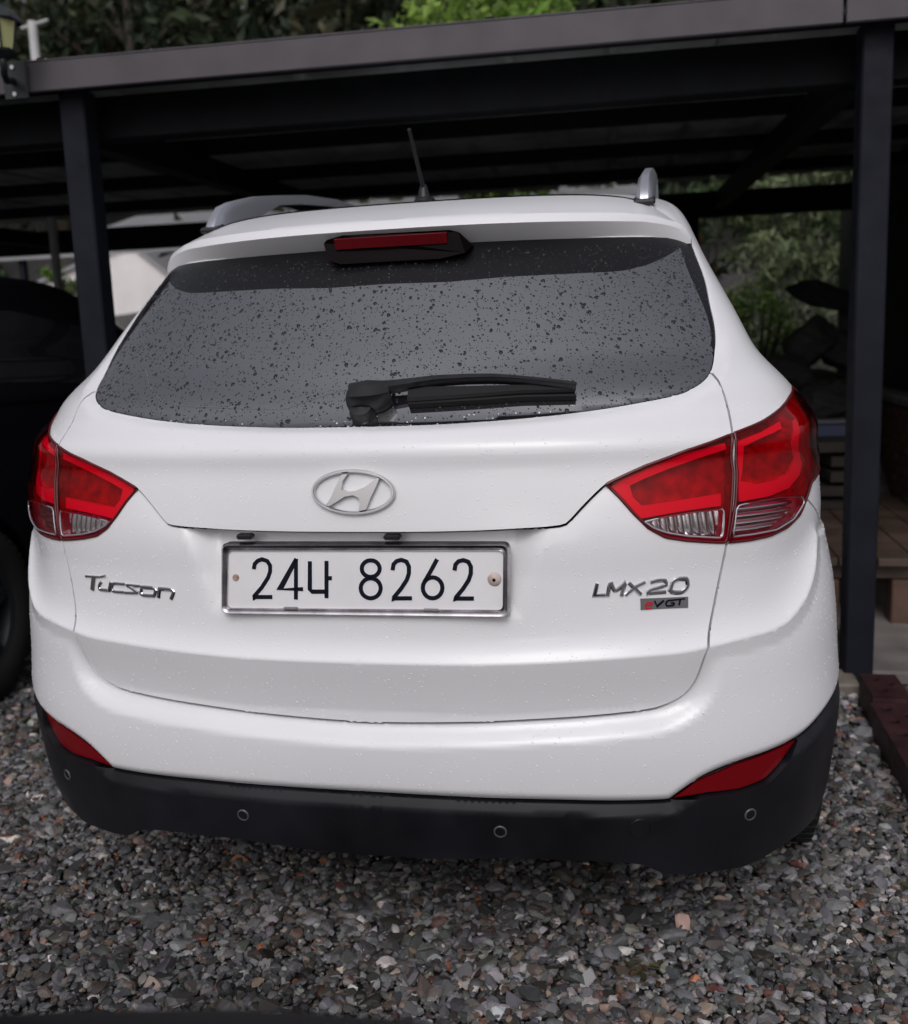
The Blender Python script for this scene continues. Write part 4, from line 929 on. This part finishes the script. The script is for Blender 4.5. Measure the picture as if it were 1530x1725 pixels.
def gravel(name, x0, x1, y0, y1, step, sub, label=None, keep=None, szf=1.):
    sh, f = stone_shapes(sub, 24); nx, ny = int((x1-x0)/step), int((y1-y0)/step)
    gx_, gy_ = np.meshgrid(np.arange(nx), np.arange(ny)); x = x0+(gx_.ravel()+rng.uniform(-.1, 1.1, gx_.size))*step; y = y0+(gy_.ravel()+rng.uniform(-.1, 1.1, gx_.size))*step
    s = step*.62*rng.lognormal(0, .34, x.size)*szf; z = rng.uniform(-.2, .55, x.size)*step*.55+.0*x
    patch = np.sin(x*5+2*np.sin(y*4))*np.sin(y*6+x*2)    # larger and smaller patches
    s *= 1+.14*patch
    k = in_view(np.stack([x, y, z], 1), 330)
    if keep is not None: k &= keep(x, y)
    x, y, z, s = x[k], y[k], z[k], s[k]; n = len(x); nv = len(sh[0]); ids = rng.integers(0, len(sh), n)
    base_ = np.stack(sh)[ids]; a = rng.uniform(0, 2*np.pi, n); b = rng.normal(0, .45, n); ca, sa, cb, sb = np.cos(a), np.sin(a), np.cos(b), np.sin(b)
    X, Y, Zz = base_[..., 0], base_[..., 1], base_[..., 2]; Y2 = Y*cb[:, None]-Zz*sb[:, None]; Z2 = Y*sb[:, None]+Zz*cb[:, None]
    X3 = X*ca[:, None]-Y2*sa[:, None]; Y3 = X*sa[:, None]+Y2*ca[:, None]
    P = np.stack([X3*s[:, None]+x[:, None], Y3*s[:, None]+y[:, None], Z2*s[:, None]+z[:, None]], -1).reshape(-1, 3)
    P[:, 2] += bank_z(P[:, 0], P[:, 1])
    Fc = (f[None]+np.arange(n)[:, None, None]*nv).reshape(-1, 3)
    c = PAL[rng.choice(len(PAL), n, p=PW)]*rng.lognormal(0, .22, (n, 1))*(1+rng.normal(0, .03, (n, 3)))
    # damp patches are darker
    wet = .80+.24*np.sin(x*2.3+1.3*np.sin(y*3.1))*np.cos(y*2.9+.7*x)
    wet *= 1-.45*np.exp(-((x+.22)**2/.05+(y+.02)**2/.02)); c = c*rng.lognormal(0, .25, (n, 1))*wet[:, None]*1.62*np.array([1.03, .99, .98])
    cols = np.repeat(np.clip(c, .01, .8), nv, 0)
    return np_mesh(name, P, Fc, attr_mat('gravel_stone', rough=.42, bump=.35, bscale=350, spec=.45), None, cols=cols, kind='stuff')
under = lambda x, y: ~((np.abs(x) < .75) & (y > 1.2))
tag(gravel('gravel', -2.6, 1.9, -.75, 1.25, .0225, 2, keep=lambda x, y: (y < .75) | (np.abs(x) > .6)), 'wet grey gravel of crushed stones covering the yard round the car')
tag(gravel('fine_gravel', -2.6, 1.9, -.75, 1.25, .0150, 1, keep=lambda x, y: (y < .75) | (np.abs(x) > .6)), 'small angular chips filling the gaps between the larger gravel stones')
tag(gravel('far_gravel', -5.0, 1.24, 1.25, 4.0, .022, 1, keep=under), 'gravel running back under the carport beside the parked cars')
# a few weeds and rotten leaves in the gravel
V = []; F = []; Cc = []
for cx_, cy_ in ((.50, .20), (1.10, .62), (1.16, .75)):
    for _ in range(16):
        a = rng.uniform(0, 6.28); r = rng.uniform(0, .035); l = rng.uniform(.008, .02); x, y, z = cx_+r*math.cos(a), cy_+r*math.sin(a), rng.uniform(.008, .02)
        k = len(V); t = rng.uniform(0, 6.28); dx, dy = math.cos(t)*l, math.sin(t)*l; V += [(x, y, z), (x+dx-dy*.4, y+dy+dx*.4, z+.005), (x+dx*2, y+dy*2, z+.001), (x+dx+dy*.4, y+dy-dx*.4, z+.004)]; F.append((k, k+1, k+2, k+3))
        c = [(.07, .055, .02), (.05, .05, .02), (.08, .04, .015)][rng.integers(0, 3)]; Cc += [c]*4
np_mesh('fallen_leaves', V, F, attr_mat('litter', rough=.6), None, cols=np.array(Cc), kind='stuff')['label'] = 'small rotten leaves and moss caught between the gravel stones'

# ------------------------------------------------------------------ carport
M_fascia = mat('grey_fascia_paint', (.082, .074, .082), rough=.55, spec=.25, var=.10, vscale=5, rvar=.1, bump=.15, bscale=12, bdist=.002)
M_steel = mat('dark_steel_paint', (.009, .010, .016), rough=.6, spec=.15, var=.25, vscale=7, rvar=.1)
M_beam = mat('dark_beam_paint', (.006, .007, .009), rough=.6, spec=.15, var=.3)
M_sheet = mat('dark_roof_sheet', (.36, .38, .37), rough=.7, spec=.15, var=.4, vscale=2.2, rvar=.1)
ANG = math.radians(2.6)
port = empty('carport', (0, 1.90, -.10), 'long dark steel carport with a grey fascia board over the parked cars', 'carport', rz=ANG)
pc = lambda name, c, d, m, bev=.004, rot=None, **kw: MB().box(c, d, rot, bev=bev).build(name, m, port, **kw)
pc('fascia_board', (-3.24, 0, 2.398), (8.70, .022, .103), M_fascia, .003, label='long grey fascia board along the front eave')
pc('fascia_board', (1.30, .0, 2.3985), (.36, .022, .103), M_fascia, .003)
pc('fascia_board', (2.50, .0, 2.398), (2.0, .024, .105), M_beam, .003, label='black unpainted end of the fascia at the right')
MB().tube([(1.62, -.012, 2.43), (1.62, -.020, 2.43)], .008, 8).build('bolt', M_silver, port)
pc('fascia_cap', (-2.2, .022, 2.452), (11.4, .07, .006), M_fascia, .001)
pc('gutter', (-2.2, .075, 2.375), (11.4, .11, .012), M_steel, .002)
pc('front_beam', (-2.2, .30, 2.30), (11.4, .10, .16), M_beam, .004)
for i, y in enumerate((1.45, 2.55, 3.70)): pc('purlin', (-2.2, y, 2.37+.045*(i+1)), (11.4, .05, .075), M_beam, .003)
pc('rear_beam', (-2.2, 5.05, 2.44), (11.4, .10, .20), M_beam, .004)
for x in (-7.6, -4.65, -1.70, 1.22, 3.4): pc('rafter', (x, 2.66, 2.36), (.09, 4.7, .12), M_beam, .003, Matrix.Rotation(.040, 3, 'X'))
for x in (-7.6, -4.65, -1.62, 1.24):
    mb = MB(); mb.box((x, .12, 1.235), (.100, .100, 2.27), bev=.006); mb.box((x, .12, .106), (.17, .17, .010)); 
    for sx in (-1, 1):
        for sy in (-1, 1): mb.tube([(x+sx*.065, .12+sy*.065, .110), (x+sx*.065, .12+sy*.065, .122)], .007, 6)
    mb.build('post', M_steel, port)
for x in (-7.6, -5.35, -1.70, 1.02): pc('rear_post', (x, 5.02, 1.22), (.10, .10, 2.26), M_steel, .005)
for k in range(28):   # trapezoidal roof sheets lying side by side
    x0 = -7.9+k*.412; mb = MB(); prof = [(0, 0), (.03, .028), (.055, .028), (.085, 0), (.19, 0), (.20, .006), (.215, .006), (.225, 0), (.418, 0)]
    V = []; 
    ye = 5.25-(.10 if k in (3, 4, 14, 15, 19) else 0)
    for y in (-.01, ye):
        for x, z in prof: V.append((x0+x, y, 2.432+z+y*.044+.001*(k % 2)))
        for x, z in prof: V.append((x0+x, y, 2.4335+z+y*.044+.001*(k % 2)))
    n0 = len(prof); F = [(i, i+1, 2*n0+i+1, 2*n0+i) for i in range(n0-1)]+[(n0+i, 3*n0+i, 3*n0+i+1, n0+i+1) for i in range(n0-1)]
    mb.add(V, F); mb.build('roof_sheet', M_sheet, port)

lantern = empty('wall_lantern', (-2.03, 2.14, 2.35), 'small black lantern with yellowish panes on a bracket of the fascia', 'lantern')
L_ = lambda name, mb, m, **kw: mb.build(name, m, lantern, **kw)
M_iron = mat('black_iron', (.008, .012, .014), rough=.45, spec=.5)
m_ = MB(); m_.box((-.002, .0, .06), (.095, .012, .135), bev=.005); L_('bracket_plate', m_, M_iron)
for z in (.012, .105):
    m_ = MB().tube([(-.005, -.004, z), (-.005, -.012, z)], .008, 8); L_('screw', m_, M_silver)
m_ = MB().tube([(-.01, -.005, .06), (.0, -.06, .045), (.03, -.12, .05), (.045, -.14, .08), (.045, -.14, .11)][::1], .012, 8); L_('arm', m_, M_iron, smooth=True)
lx_, ly_ = .045, -.14
m_ = MB().lathe([(.0001, .07), (.03, .075), (.045, .085), (.05, .095)], 6, Matrix.Translation((lx_, ly_, 0)) @ Matrix.Rotation(-math.pi/2, 4, 'Y')); 
m_ = MB(); Rz = Matrix.Translation((lx_, ly_, .03)) @ Matrix.Rotation(-math.pi/2, 4, 'Y')
m_.lathe([(.0001, .065), (.022, .068), (.046, .085), (.050, .092), (.046, .094), (.0001, .094)], 6, Rz); L_('lantern_base', m_, M_iron)
for k in range(6):
    a0, a1 = [2*math.pi*(k+q)/6 for q in (0, 1)]; m_ = MB(); pa = [(lx_+r*math.cos(a), ly_+r*math.sin(a), z) for a, r, z in ((a0, .043, .125), (a1, .043, .125), (a1, .062, .215), (a0, .062, .215))]
    m_.add(pa, [(0, 1, 2, 3)]); L_('pane', m_, mat('lantern_pane', (.42, .42, .20), rough=.3, spec=.5))
    m_ = MB().tube([pa[0], pa[3]], .004, 5); L_('bar', m_, M_iron)
m_ = MB(); m_.lathe([(.074, .184), (.078, .190), (.060, .215), (.030, .235), (.010, .245), (.008, .262), (.0001, .266)], 6, Rz); L_('lantern_roof', m_, M_iron)
lantern.location = Vector((-1.772, 1.796, 2.226)); lantern.rotation_euler = (0, 0, ANG)

pole = empty('white_pole', (-4.40, 6, 0), 'thin off-white pole with a short crossbar sticking up behind the carport roof', 'pole')
MB().tube([(0, 0, 0), (.0, 0, 3.97)], .036, 12).build('shaft', mat('offwhite_paint', (.45, .44, .44), rough=.5, var=.1), pole, smooth=40)
MB().tube([(-.10, 0, 3.93), (.14, 0, 3.97)], .012, 8).build('crossbar', MATS['offwhite_paint'], pole, smooth=40)

# ------------------------------------------------------------------ dark cars (same kind of sheet metal in black)
M_blackpaint = mat('black_paint', (.005, .005, .007), rough=.55, spec=.03, coat=.0, bump=.1, bscale=300, bdist=.0005)
def dark_car(name, label, loc, rz, scale):
    r = empty(name, loc, label, 'car', rz=rz); r.scale = scale; cache = {}
    for o in list(white_car.children):
        nm = o.name.split('.')[0]
        if nm in ('body_shell', 'tailgate_panel', 'tailgate_lower_panel', 'rear_bumper', 'lower_bumper', 'rear_window', 'window_dark_reflection', 'windscreen', 'side_window', 'rear_door', 'front_door', 'inner_frame', 'underbody', 'wheel', 'roof_spoiler', 'bumper_reflector'):
            c = o.copy(); c.data = o.data.copy(); COL.objects.link(c); c.parent = r
            if 'label' in c: del c['label']
            if c.data.materials[0] == M_white: c.data.materials[0] = M_blackpaint
            for g in o.children:
                if g.name.split('.')[0] == 'wheel_rim': d = g.copy(); d.data = g.data.copy(); d.data.materials[0] = M_iron; COL.objects.link(d); d.parent = c
    return r
dark_car('black_suv', 'black sport utility car in deep shade left of the white car', (-2.80, .55, 0), math.radians(1.0), (1.02, .98, 1.03))
bc = dark_car('black_car', 'black car whose wet front edge shows at the bottom of the picture', (1.05, -5.17, 0), math.radians(16), (.98, 1.0, .82))

# ------------------------------------------------------------------ right side: wall, deck, beams, slab, clutter
M_brick = mat('dark_brick', (.105, .050, .035), rough=.8, var=.35, vscale=9, bump=.5, bscale=120, bdist=.002)
M_mortar = mat('mortar', (.085, .078, .072), rough=.9, bump=.5, bscale=90)
wall = empty('brick_wall', (1.95, 3.1, 0), 'low dark brick wall with a pale coping behind the right carport post', 'wall')
MB().box((.06, 2.6, .41), (.10, 5.2, .82)).build('mortar_core', M_mortar, wall)
bm_ = MB().box((0, 0, 0), (.012, .19, .057), bev=.003); me0 = None; rows_ = 12
for r in range(rows_):
    for k in range(20):
        y = .03+k*.20+(.10 if r % 2 else 0)+.095
        if me0 is None: o = bm_.build('brick', M_brick, wall); me0 = o.data
        else: o = link('brick', me0, None, wall)
        o.location = (.006+random.uniform(-.0015, .0015), y+random.uniform(-.002, .002), .04+r*.0665); o.rotation_euler = (random.uniform(-.01, .01), 0, 0)
MB().box((.07, 2.6, .85), (.17, 5.2, .05), bev=.008).build('coping', mat('pale_coping', (.17, .16, .15), rough=.8, var=.3, vscale=6), wall)
boards = empty('board_wall', (2.16, 3.0, 0), 'dark timber board wall beyond the brick wall at the right edge', 'wall')
M_board = mat('dark_board', (.012, .010, .009), rough=.8, var=.4, vscale=5)
for k in range(32): MB().box((random.uniform(0, .006), .08+k*.165, 1.25), (.02, .158, 2.5), bev=.003).build('board', M_board, boards)
MB().box((.04, 2.6, 1.2), (.03, 5.3, 2.4)).build('backing', M_dark, boards)
M_deck = mat('brown_deck_wood', (.075, .048, .036), rough=.6, var=.4, vscale=4, rvar=.12, bump=.4, bscale=30, bdist=.002)
deck = empty('timber_deck', (1.55, 3.5, 0), 'low brown timber platform of long planks on wooden blocks beside the brick wall', 'platform')
for k in range(5): MB().box((-.36+k*.152, random.uniform(-.01, .01), .315), (.146, 1.66, .034), bev=.004).build('plank', M_deck, deck)
for y in (-.70, 0, .70): MB().box((-.05, y, .262), (.72, .09, .07), bev=.004).build('joist', M_deck, deck)
for x in (-.33, .0, .27):
    for y in (-.72, .72): MB().box((x, y, .1135), (.12, .12, .227), bev=.006).build('block', mat('block_wood', (.085, .045, .032), rough=.7, var=.4, vscale=6), deck)
hose = MB().tube([(1.86, 2.75, .345), (1.84, 3.1, .345), (1.87, 3.5, .346), (1.85, 4.0, .345), (1.86, 4.3, .345)], .008, 8)
tag(hose.build('garden_hose', mat('green_hose', (.03, .16, .11), rough=.4), smooth=True), 'thin green hose lying along the deck at the foot of the wall', 'hose')
MB().box((2.42, 3.45, .012), (2.3, 2.75, .055), bev=.01).build('concrete_slab', mat('old_concrete', (.16, .145, .135), rough=.85, var=.30, vscale=5, bump=.4, bscale=60, bdist=.003), kind='structure')
# perforated steel beams
M_maroon = mat('maroon_steel', (.036, .013, .015), rough=.6, spec=.35, var=.35, vscale=10, rvar=.1, bump=.3, bscale=80)
def perforated_beam(x0, x1, y0, y1, h, holes, label):
    t = empty('steel_beam', ((x0+x1)/2, (y0+y1)/2, 0), label, 'beam', 'perforated steel beams along the gravel edge'); W2, L2 = (x1-x0)/2, (y1-y0)/2
    P = [(-W2, -L2), (W2, -L2), (W2, L2), (-W2, L2)]; pts = [Vector(p) for p in P]; E = [(i, (i+1) % 4) for i in range(4)]; cs = []
    for hx, hy in holes:
        k = len(pts); r = .0165
        for a in range(14): pts.append(Vector((hx+r*math.cos(a*math.pi/7), hy+r*math.sin(a*math.pi/7))))
        E += [(k+a, k+(a+1) % 14) for a in range(14)]; cs.append((hx, hy))
    r = delaunay_2d_cdt(pts, E, [], 0, 1e-6); V = [(v.x, v.y, h) for v in r[0]]; F = []
    for f in r[2]:
        c = sum((r[0][i] for i in f), Vector((0, 0)))/3
        if all((c-Vector(q)).length > .0155 for q in cs): F.append(tuple(f))
    m_ = MB(); m_.add(V, F)
    for hx, hy in cs:   # thickness of the plate inside each hole
        m_.lathe([(.0165, h), (.0165, h-.008)], 14, Matrix.Translation((hx, hy, 0)) @ Matrix.Rotation(-math.pi/2, 4, 'Y'))
    m_.build('top_flange', M_maroon, t)
    MB().box((-W2+.004, 0, h/2-.001), (.008, 2*L2, h-.002)).build('web', M_maroon, t); MB().box((W2-.004, 0, h/2-.001), (.008, 2*L2, h-.002)).build('web', M_maroon, t)
    for q in (-1, 1): MB().box((0, q*(L2-.004), h/2-.001), (2*W2-.018, .007, h-.003)).build('end_plate', M_maroon, t)
    return t
perforated_beam(1.20, 1.315, 1.60, 1.83, .11, [(-.015, -.05), (.02, .02), (-.02, .06)], 'short maroon perforated steel beam end beside the right post')
perforated_beam(1.185, 1.335, .80, 1.575, .10, [(-.035+.05*(i % 2), .335-.052*i) for i in range(13)]+[(.045, .30-.104*i) for i in range(6)], 'long maroon perforated steel beam lying nearest along the gravel edge')
MB().box((1.14, 1.99, .02), (.16, .18, .05), bev=.008).build('base_plank', mat('pale_wet_wood', (.20, .17, .14), rough=.7, var=.3), None, label='short pale piece of wood at the foot of the right post', category='plank')

# rocks, tarpaulin, crates in the shade behind the right post
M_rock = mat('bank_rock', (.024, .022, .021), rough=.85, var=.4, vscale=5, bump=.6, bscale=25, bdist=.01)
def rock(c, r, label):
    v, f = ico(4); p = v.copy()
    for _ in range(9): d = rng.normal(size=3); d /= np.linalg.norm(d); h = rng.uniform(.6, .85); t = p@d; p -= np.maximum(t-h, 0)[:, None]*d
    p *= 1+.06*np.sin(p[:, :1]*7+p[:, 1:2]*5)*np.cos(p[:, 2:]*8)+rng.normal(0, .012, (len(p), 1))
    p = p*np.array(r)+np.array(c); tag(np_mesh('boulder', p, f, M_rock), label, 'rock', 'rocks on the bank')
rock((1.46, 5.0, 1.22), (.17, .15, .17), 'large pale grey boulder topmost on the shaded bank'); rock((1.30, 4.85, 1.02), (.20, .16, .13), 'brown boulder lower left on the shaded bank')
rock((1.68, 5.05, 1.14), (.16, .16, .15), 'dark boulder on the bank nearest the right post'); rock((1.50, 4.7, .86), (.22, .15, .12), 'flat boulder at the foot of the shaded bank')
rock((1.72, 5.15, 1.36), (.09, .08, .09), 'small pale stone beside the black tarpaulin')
# folded tarpaulin
v, f = ico(3); p = v.copy()
for d_ in ((.9, .3, .4), (-.5, .2, .8), (.2, -.9, .3), (-.8, -.4, .1), (.5, .1, -.8), (-.1, .1, 1), (-.95, 0, .5)):
    d = np.array(d_)/np.linalg.norm(d_); p -= np.maximum(p@d-.55, 0)[:, None]*d
p += rng.normal(0, .02, p.shape); p = p*np.array([.30, .15, .12]); p[:, 2] -= .45*p[:, 0]; p += np.array([1.56, 5.05, 1.50])
tag(np_mesh('tarpaulin', p, f, mat('black_tarpaulin', (.006, .006, .008), rough=.8, bump=.5, bscale=20, bdist=.01)), 'crumpled black tarpaulin heaped on top of the boulders', 'tarpaulin')
m_ = MB(); cr = empty('plastic_crate', (1.46, 4.2, .70), 'small blue and white plastic crate on planks behind the right post', 'crate')
MB().box((0, 0, .035), (.17, .13, .07), bev=.006).build('crate_body', mat('blue_plastic', (.02, .03, .08), rough=.5), cr); MB().box((0, 0, .085), (.18, .14, .025), bev=.006).build('crate_lid', mat('white_plastic', (.08, .08, .09), rough=.5), cr)
stk = empty('plank_stack', (1.46, 4.2, 0), 'stack of loose weathered planks under the plastic crate', 'planks')
for k in range(9): MB().box((random.uniform(-.03, .03), random.uniform(-.04, .04), .05+k*.078), (.09+random.uniform(.1, .2), .7, .055), Matrix.Rotation(random.uniform(-.12, .12), 3, 'Z'), bev=.004).build('plank', mat('weathered_wood', (.020, .015, .011), rough=.8, var=.4, vscale=6), stk)

# ------------------------------------------------------------------ buildings behind
M_wallw = mat('white_render', (.80, .76, .75), rough=.8, var=.06, vscale=2)
M_pale = mat('pale_wet_roof', (.30, .30, .31), rough=.35, spec=.5, var=.12, vscale=3)
bl_ = empty('white_building', (-8.9, 14.3, 0), 'small white gabled building seen between shrubs behind the carport', 'building')
z0b = 1.9
MB().prism([(-2.2, 0), (1.25, 0), (1.25, 2.62), (.75, 3.0), (.3, 3.02), (-2.2, 2.2)], 0, .12, Matrix(((1, 0, 0, 0), (0, 0, 1, 0), (0, 1, 0, .1), (0, 0, 0, 1)))).build('gable_wall', M_wallw, bl_)
MB().box((-.4, 2.1, 1.1), (3.2, 4, 2.2)).build('rear_wall', M_wallw, bl_)
MB().box((-1.0, 2.0, 2.72), (2.9, 4.2, .05), Matrix.Rotation(-.318, 3, 'Y')).build('roof', M_pale, bl_)
MB().box((1.0, 2.0, 2.90), (.75, 4.2, .05), Matrix.Rotation(.68, 3, 'Y')).build('roof', M_pale, bl_)
sh = empty('garden_shed', (-3.4, 9.2, 0), 'low shed with a pale wet metal roof edge just behind the carport', 'shed')
MB().box((-1.5, .9, 2.62), (6.6, .05, .07)).build('gutter', M_pale, sh)
MB().box((0, 2.0, 3.02), (7.4, 2.4, .04), Matrix.Rotation(.28, 3, 'X')).build('roof', M_pale, sh)
for x in (-4.2, -1.4, 1.4, 3.5): MB().box((x, 1.0, 1.3), (.08, .08, 2.6)).build('post', M_steel, sh)
MB().box((.6, 2.6, 1.5), (5.8, .05, 2.8)).build('wall', M_board, sh)

# ------------------------------------------------------------------ vegetation
M_leaf = attr_mat('leaf', rough=.5, spec=.3, trans=.25)
M_bark = mat('bark', (.05, .04, .03), rough=.9, bump=.6, bscale=30, bdist=.01)
def leaf_cloud(name, centres, rad, nper, size, pal, parent=None, asp=.45, droop=.3, squash=.8, **kw):
    centres = np.array(centres); n = len(centres)*nper; c = np.repeat(centres, nper, 0)+rng.normal(size=(n, 3))*np.repeat(np.broadcast_to(np.asarray(rad), (len(centres),)), nper)[:, None]*np.array([1, 1, squash])*.6
    d = rng.normal(size=(n, 3)); d[:, 2] -= droop; d /= np.linalg.norm(d, axis=1, keepdims=True); s = np.cross(d, rng.normal(size=(n, 3))); s /= np.linalg.norm(s, axis=1, keepdims=True)
    L = size*rng.lognormal(0, .3, n)[:, None]; nn = np.cross(d, s)
    P = np.stack([c-d*L*.5, c+s*L*asp*.5+nn*L*.08, c+d*L*.5, c-s*L*asp*.5+nn*L*.08], 1).reshape(-1, 3)
    F = np.arange(n*4).reshape(n, 4); pal = np.array(pal); cb = pal[rng.integers(0, len(pal), len(centres))]; col = np.repeat(cb, nper, 0)*rng.lognormal(0, .30, (n, 1))
    return np_mesh(name, P, F, M_leaf, parent, cols=np.repeat(np.clip(col, .003, .5), 4, 0), **kw)
def tree(loc, h, cr, pal, label, ncl=150, nper=22, size=.16, group=None, cat='tree', low=.3, name='tree', rzs=.85):
    t = empty(name, loc, label, cat, group); m_ = MB(); tr = .022*h+.03; m_.tube([(0, 0, -.3), (.03*h*random.uniform(-1, 1), .02*h, h*.35), (.05*h*random.uniform(-1, 1), 0, h*.75)], [tr, tr*.75, tr*.3], 8)
    for k in range(7):
        a = random.uniform(0, 6.28); z = h*random.uniform(.3, .65); m_.tube([(0, 0, z), (math.cos(a)*cr*.4, math.sin(a)*cr*.4, z+h*.12), (math.cos(a)*cr*.8, math.sin(a)*cr*.8, z+h*.2)], [tr*.4, tr*.25, tr*.08], 6)
    m_.build('trunk', M_bark, t, smooth=True); C3 = []
    while len(C3) < ncl:
        p = rng.uniform(-1, 1, 3)
        r = np.linalg.norm(p)
        if .45 < r < 1 and math.sin(p[0]*5+p[2]*4+loc[0])*math.sin(p[1]*5+loc[1]) > -.55: C3.append((p[0]*cr, p[1]*cr, h*(low+(1-low)/2)+p[2]*h*(1-low)/2))
    leaf_cloud('crown', C3, cr*.16, nper, size, pal, t, squash=rzs); return t
DK = [(.026, .038, .017), (.036, .050, .022), (.018, .030, .015), (.050, .062, .030), (.060, .058, .032)]
MD = [(.05, .085, .028), (.07, .10, .04), (.035, .06, .022), (.09, .115, .05)]
LT = [(.10, .19, .025), (.14, .24, .035), (.07, .14, .02), (.18, .26, .05)]
LT2 = [(.16, .27, .04), (.11, .20, .03), (.20, .30, .06)]
# hillside
C3 = []
for _ in range(6000):
    x, y = rng.uniform(-26, 20), rng.uniform(12, 36)
    if -12.5 < x < -6 and y < 18.5: continue
    C3.append((x, y, float(bank_z(np.array(x), np.array(y)))+rng.uniform(.2, 5.6)))
leaf_cloud('hillside_wood', C3, .7, 22, .28, DK, None, kind='stuff')['label'] = 'dark wooded hillside rising behind the carport'
tl = ['tall dark tree standing furthest left on the hillside', 'dark rounded tree on the hillside behind the white pole', 'dark tree on the hillside above the left carport roof', 'brownish dark tree left of the middle on the hillside', 'broad dark tree on the hillside in the middle', 'dark tree behind the bright green bush', 'dark tree on the hillside right of the bright bush', 'dark tree above the right carport post']
for k, (x, y) in enumerate(((-12.5, 19), (-9.6, 17), (-7.2, 20), (-4.8, 17.5), (-2.6, 21), (-.2, 18), (2.2, 20), (4.6, 17))):
    z = float(bank_z(np.array(float(x)), np.array(float(y)))); tree((x, y, z-.1), random.uniform(6.5, 8.5), random.uniform(1.9, 2.6), DK if k % 3 else DK[2:], tl[k], 170, 24, .24, 'trees on the hillside')
tree((-1.15, 8.9, 0), 5.0, 1.25, LT2, 'bright yellow-green leafy tree showing above the middle of the roof', 150, 30, .13, low=.52, name='young_tree')
# hedges and shrubs seen under the roof
def shrub(loc, w, h, pal, label, ncl, nper, size, asp=.35, droop=.2, cat='shrub', name='shrub', group=None, d=.6):
    t = empty(name, loc, label, cat, group); m_ = MB()
    for k in range(6): a = random.uniform(0, 6.28); m_.tube([(.05*math.cos(a), .05*math.sin(a), -.1), (w*.3*math.cos(a), .15*math.sin(a), h*.5), (w*.42*math.cos(a), d*.4*math.sin(a), h*.9)], [.02, .014, .005], 5)
    m_.build('stems', M_bark, t); C3 = [(random.uniform(-w/2, w/2), random.uniform(-d/2, d/2), random.uniform(.05*h, h)) for _ in range(ncl)]
    leaf_cloud('leaves', C3, .10, nper, size, pal, t, asp=asp, droop=droop, squash=1); return t
BM = [(.13, .17, .08), (.19, .23, .12), (.07, .10, .045), (.26, .29, .19), (.15, .19, .10)]
shrub((1.75, 9.2, .8), 1.2, 2.3, BM, 'pale green reedy shrub left of the right post behind the carport', 130, 40, .12, .22, .5, group='shrubs behind the carport')
shrub((2.75, 9.3, .8), 1.1, 2.3, BM, 'pale green reedy shrub hidden partly by the right post', 90, 36, .11, .22, .5, group='shrubs behind the carport')
shrub((1.42, 8.2, .85), .8, .8, LT, 'low dark green bush with small leaves behind the rear pillar of the white car', 70, 40, .035, .6, 0, group='shrubs behind the carport')
shrub((.85, 7.9, .5), .5, 2.1, MD, 'loose dark shrub with a few orange leaves beside the rear post', 26, 22, .10, .4, .4, group='shrubs behind the carport')
leaf_cloud('autumn_leaves', [(.80, 7.3, 1.95), (.86, 7.3, 2.1), (.95, 7.3, 1.85)], .08, 7, .085, [(.30, .13, .02), (.22, .08, .02)], [o for o in bpy.data.objects if o.name.startswith('shrub')][-1])
a_ = bpy.data.objects['autumn_leaves']; a_.matrix_parent_inverse = a_.parent.matrix_world.inverted() if False else Matrix.Translation(-Vector(a_.parent.location))
for k, (x, y, w, h) in enumerate(((-6.9, 9.4, 1.4, 2.3), (-5.1, 9.0, 1.1, 1.4), (-8.3, 9.8, 1.4, 2.3))): shrub((x, y, 0), w, h, MD+LT[:2], ['green bushes under the roof furthest left', 'green bush left of the left carport post', 'green bush seen at the left edge under the roof'][k], 90, 30, .09, .5, .2, group='green bushes at the back left')
shrub((-3.90, 8.6, 0), .7, 2.75, MD+[(.12, .11, .07)], 'leafy shrub right of the left carport post against the white building', 26, 22, .085, .6, .3, group='green bushes at the back left')
shrub((-3.0, 8.8, 0), .9, 2.0, DK, 'dark shrub right of the white building behind the white car', 50, 24, .09)
for k in range(0): shrub((-2.2+k*.42, 8.4+.2*(k % 2), 0), .6, 2.1, DK, 'dark bushes in a row behind the parked white car', 26, 20, .10, group='bushes in a row behind the white car')
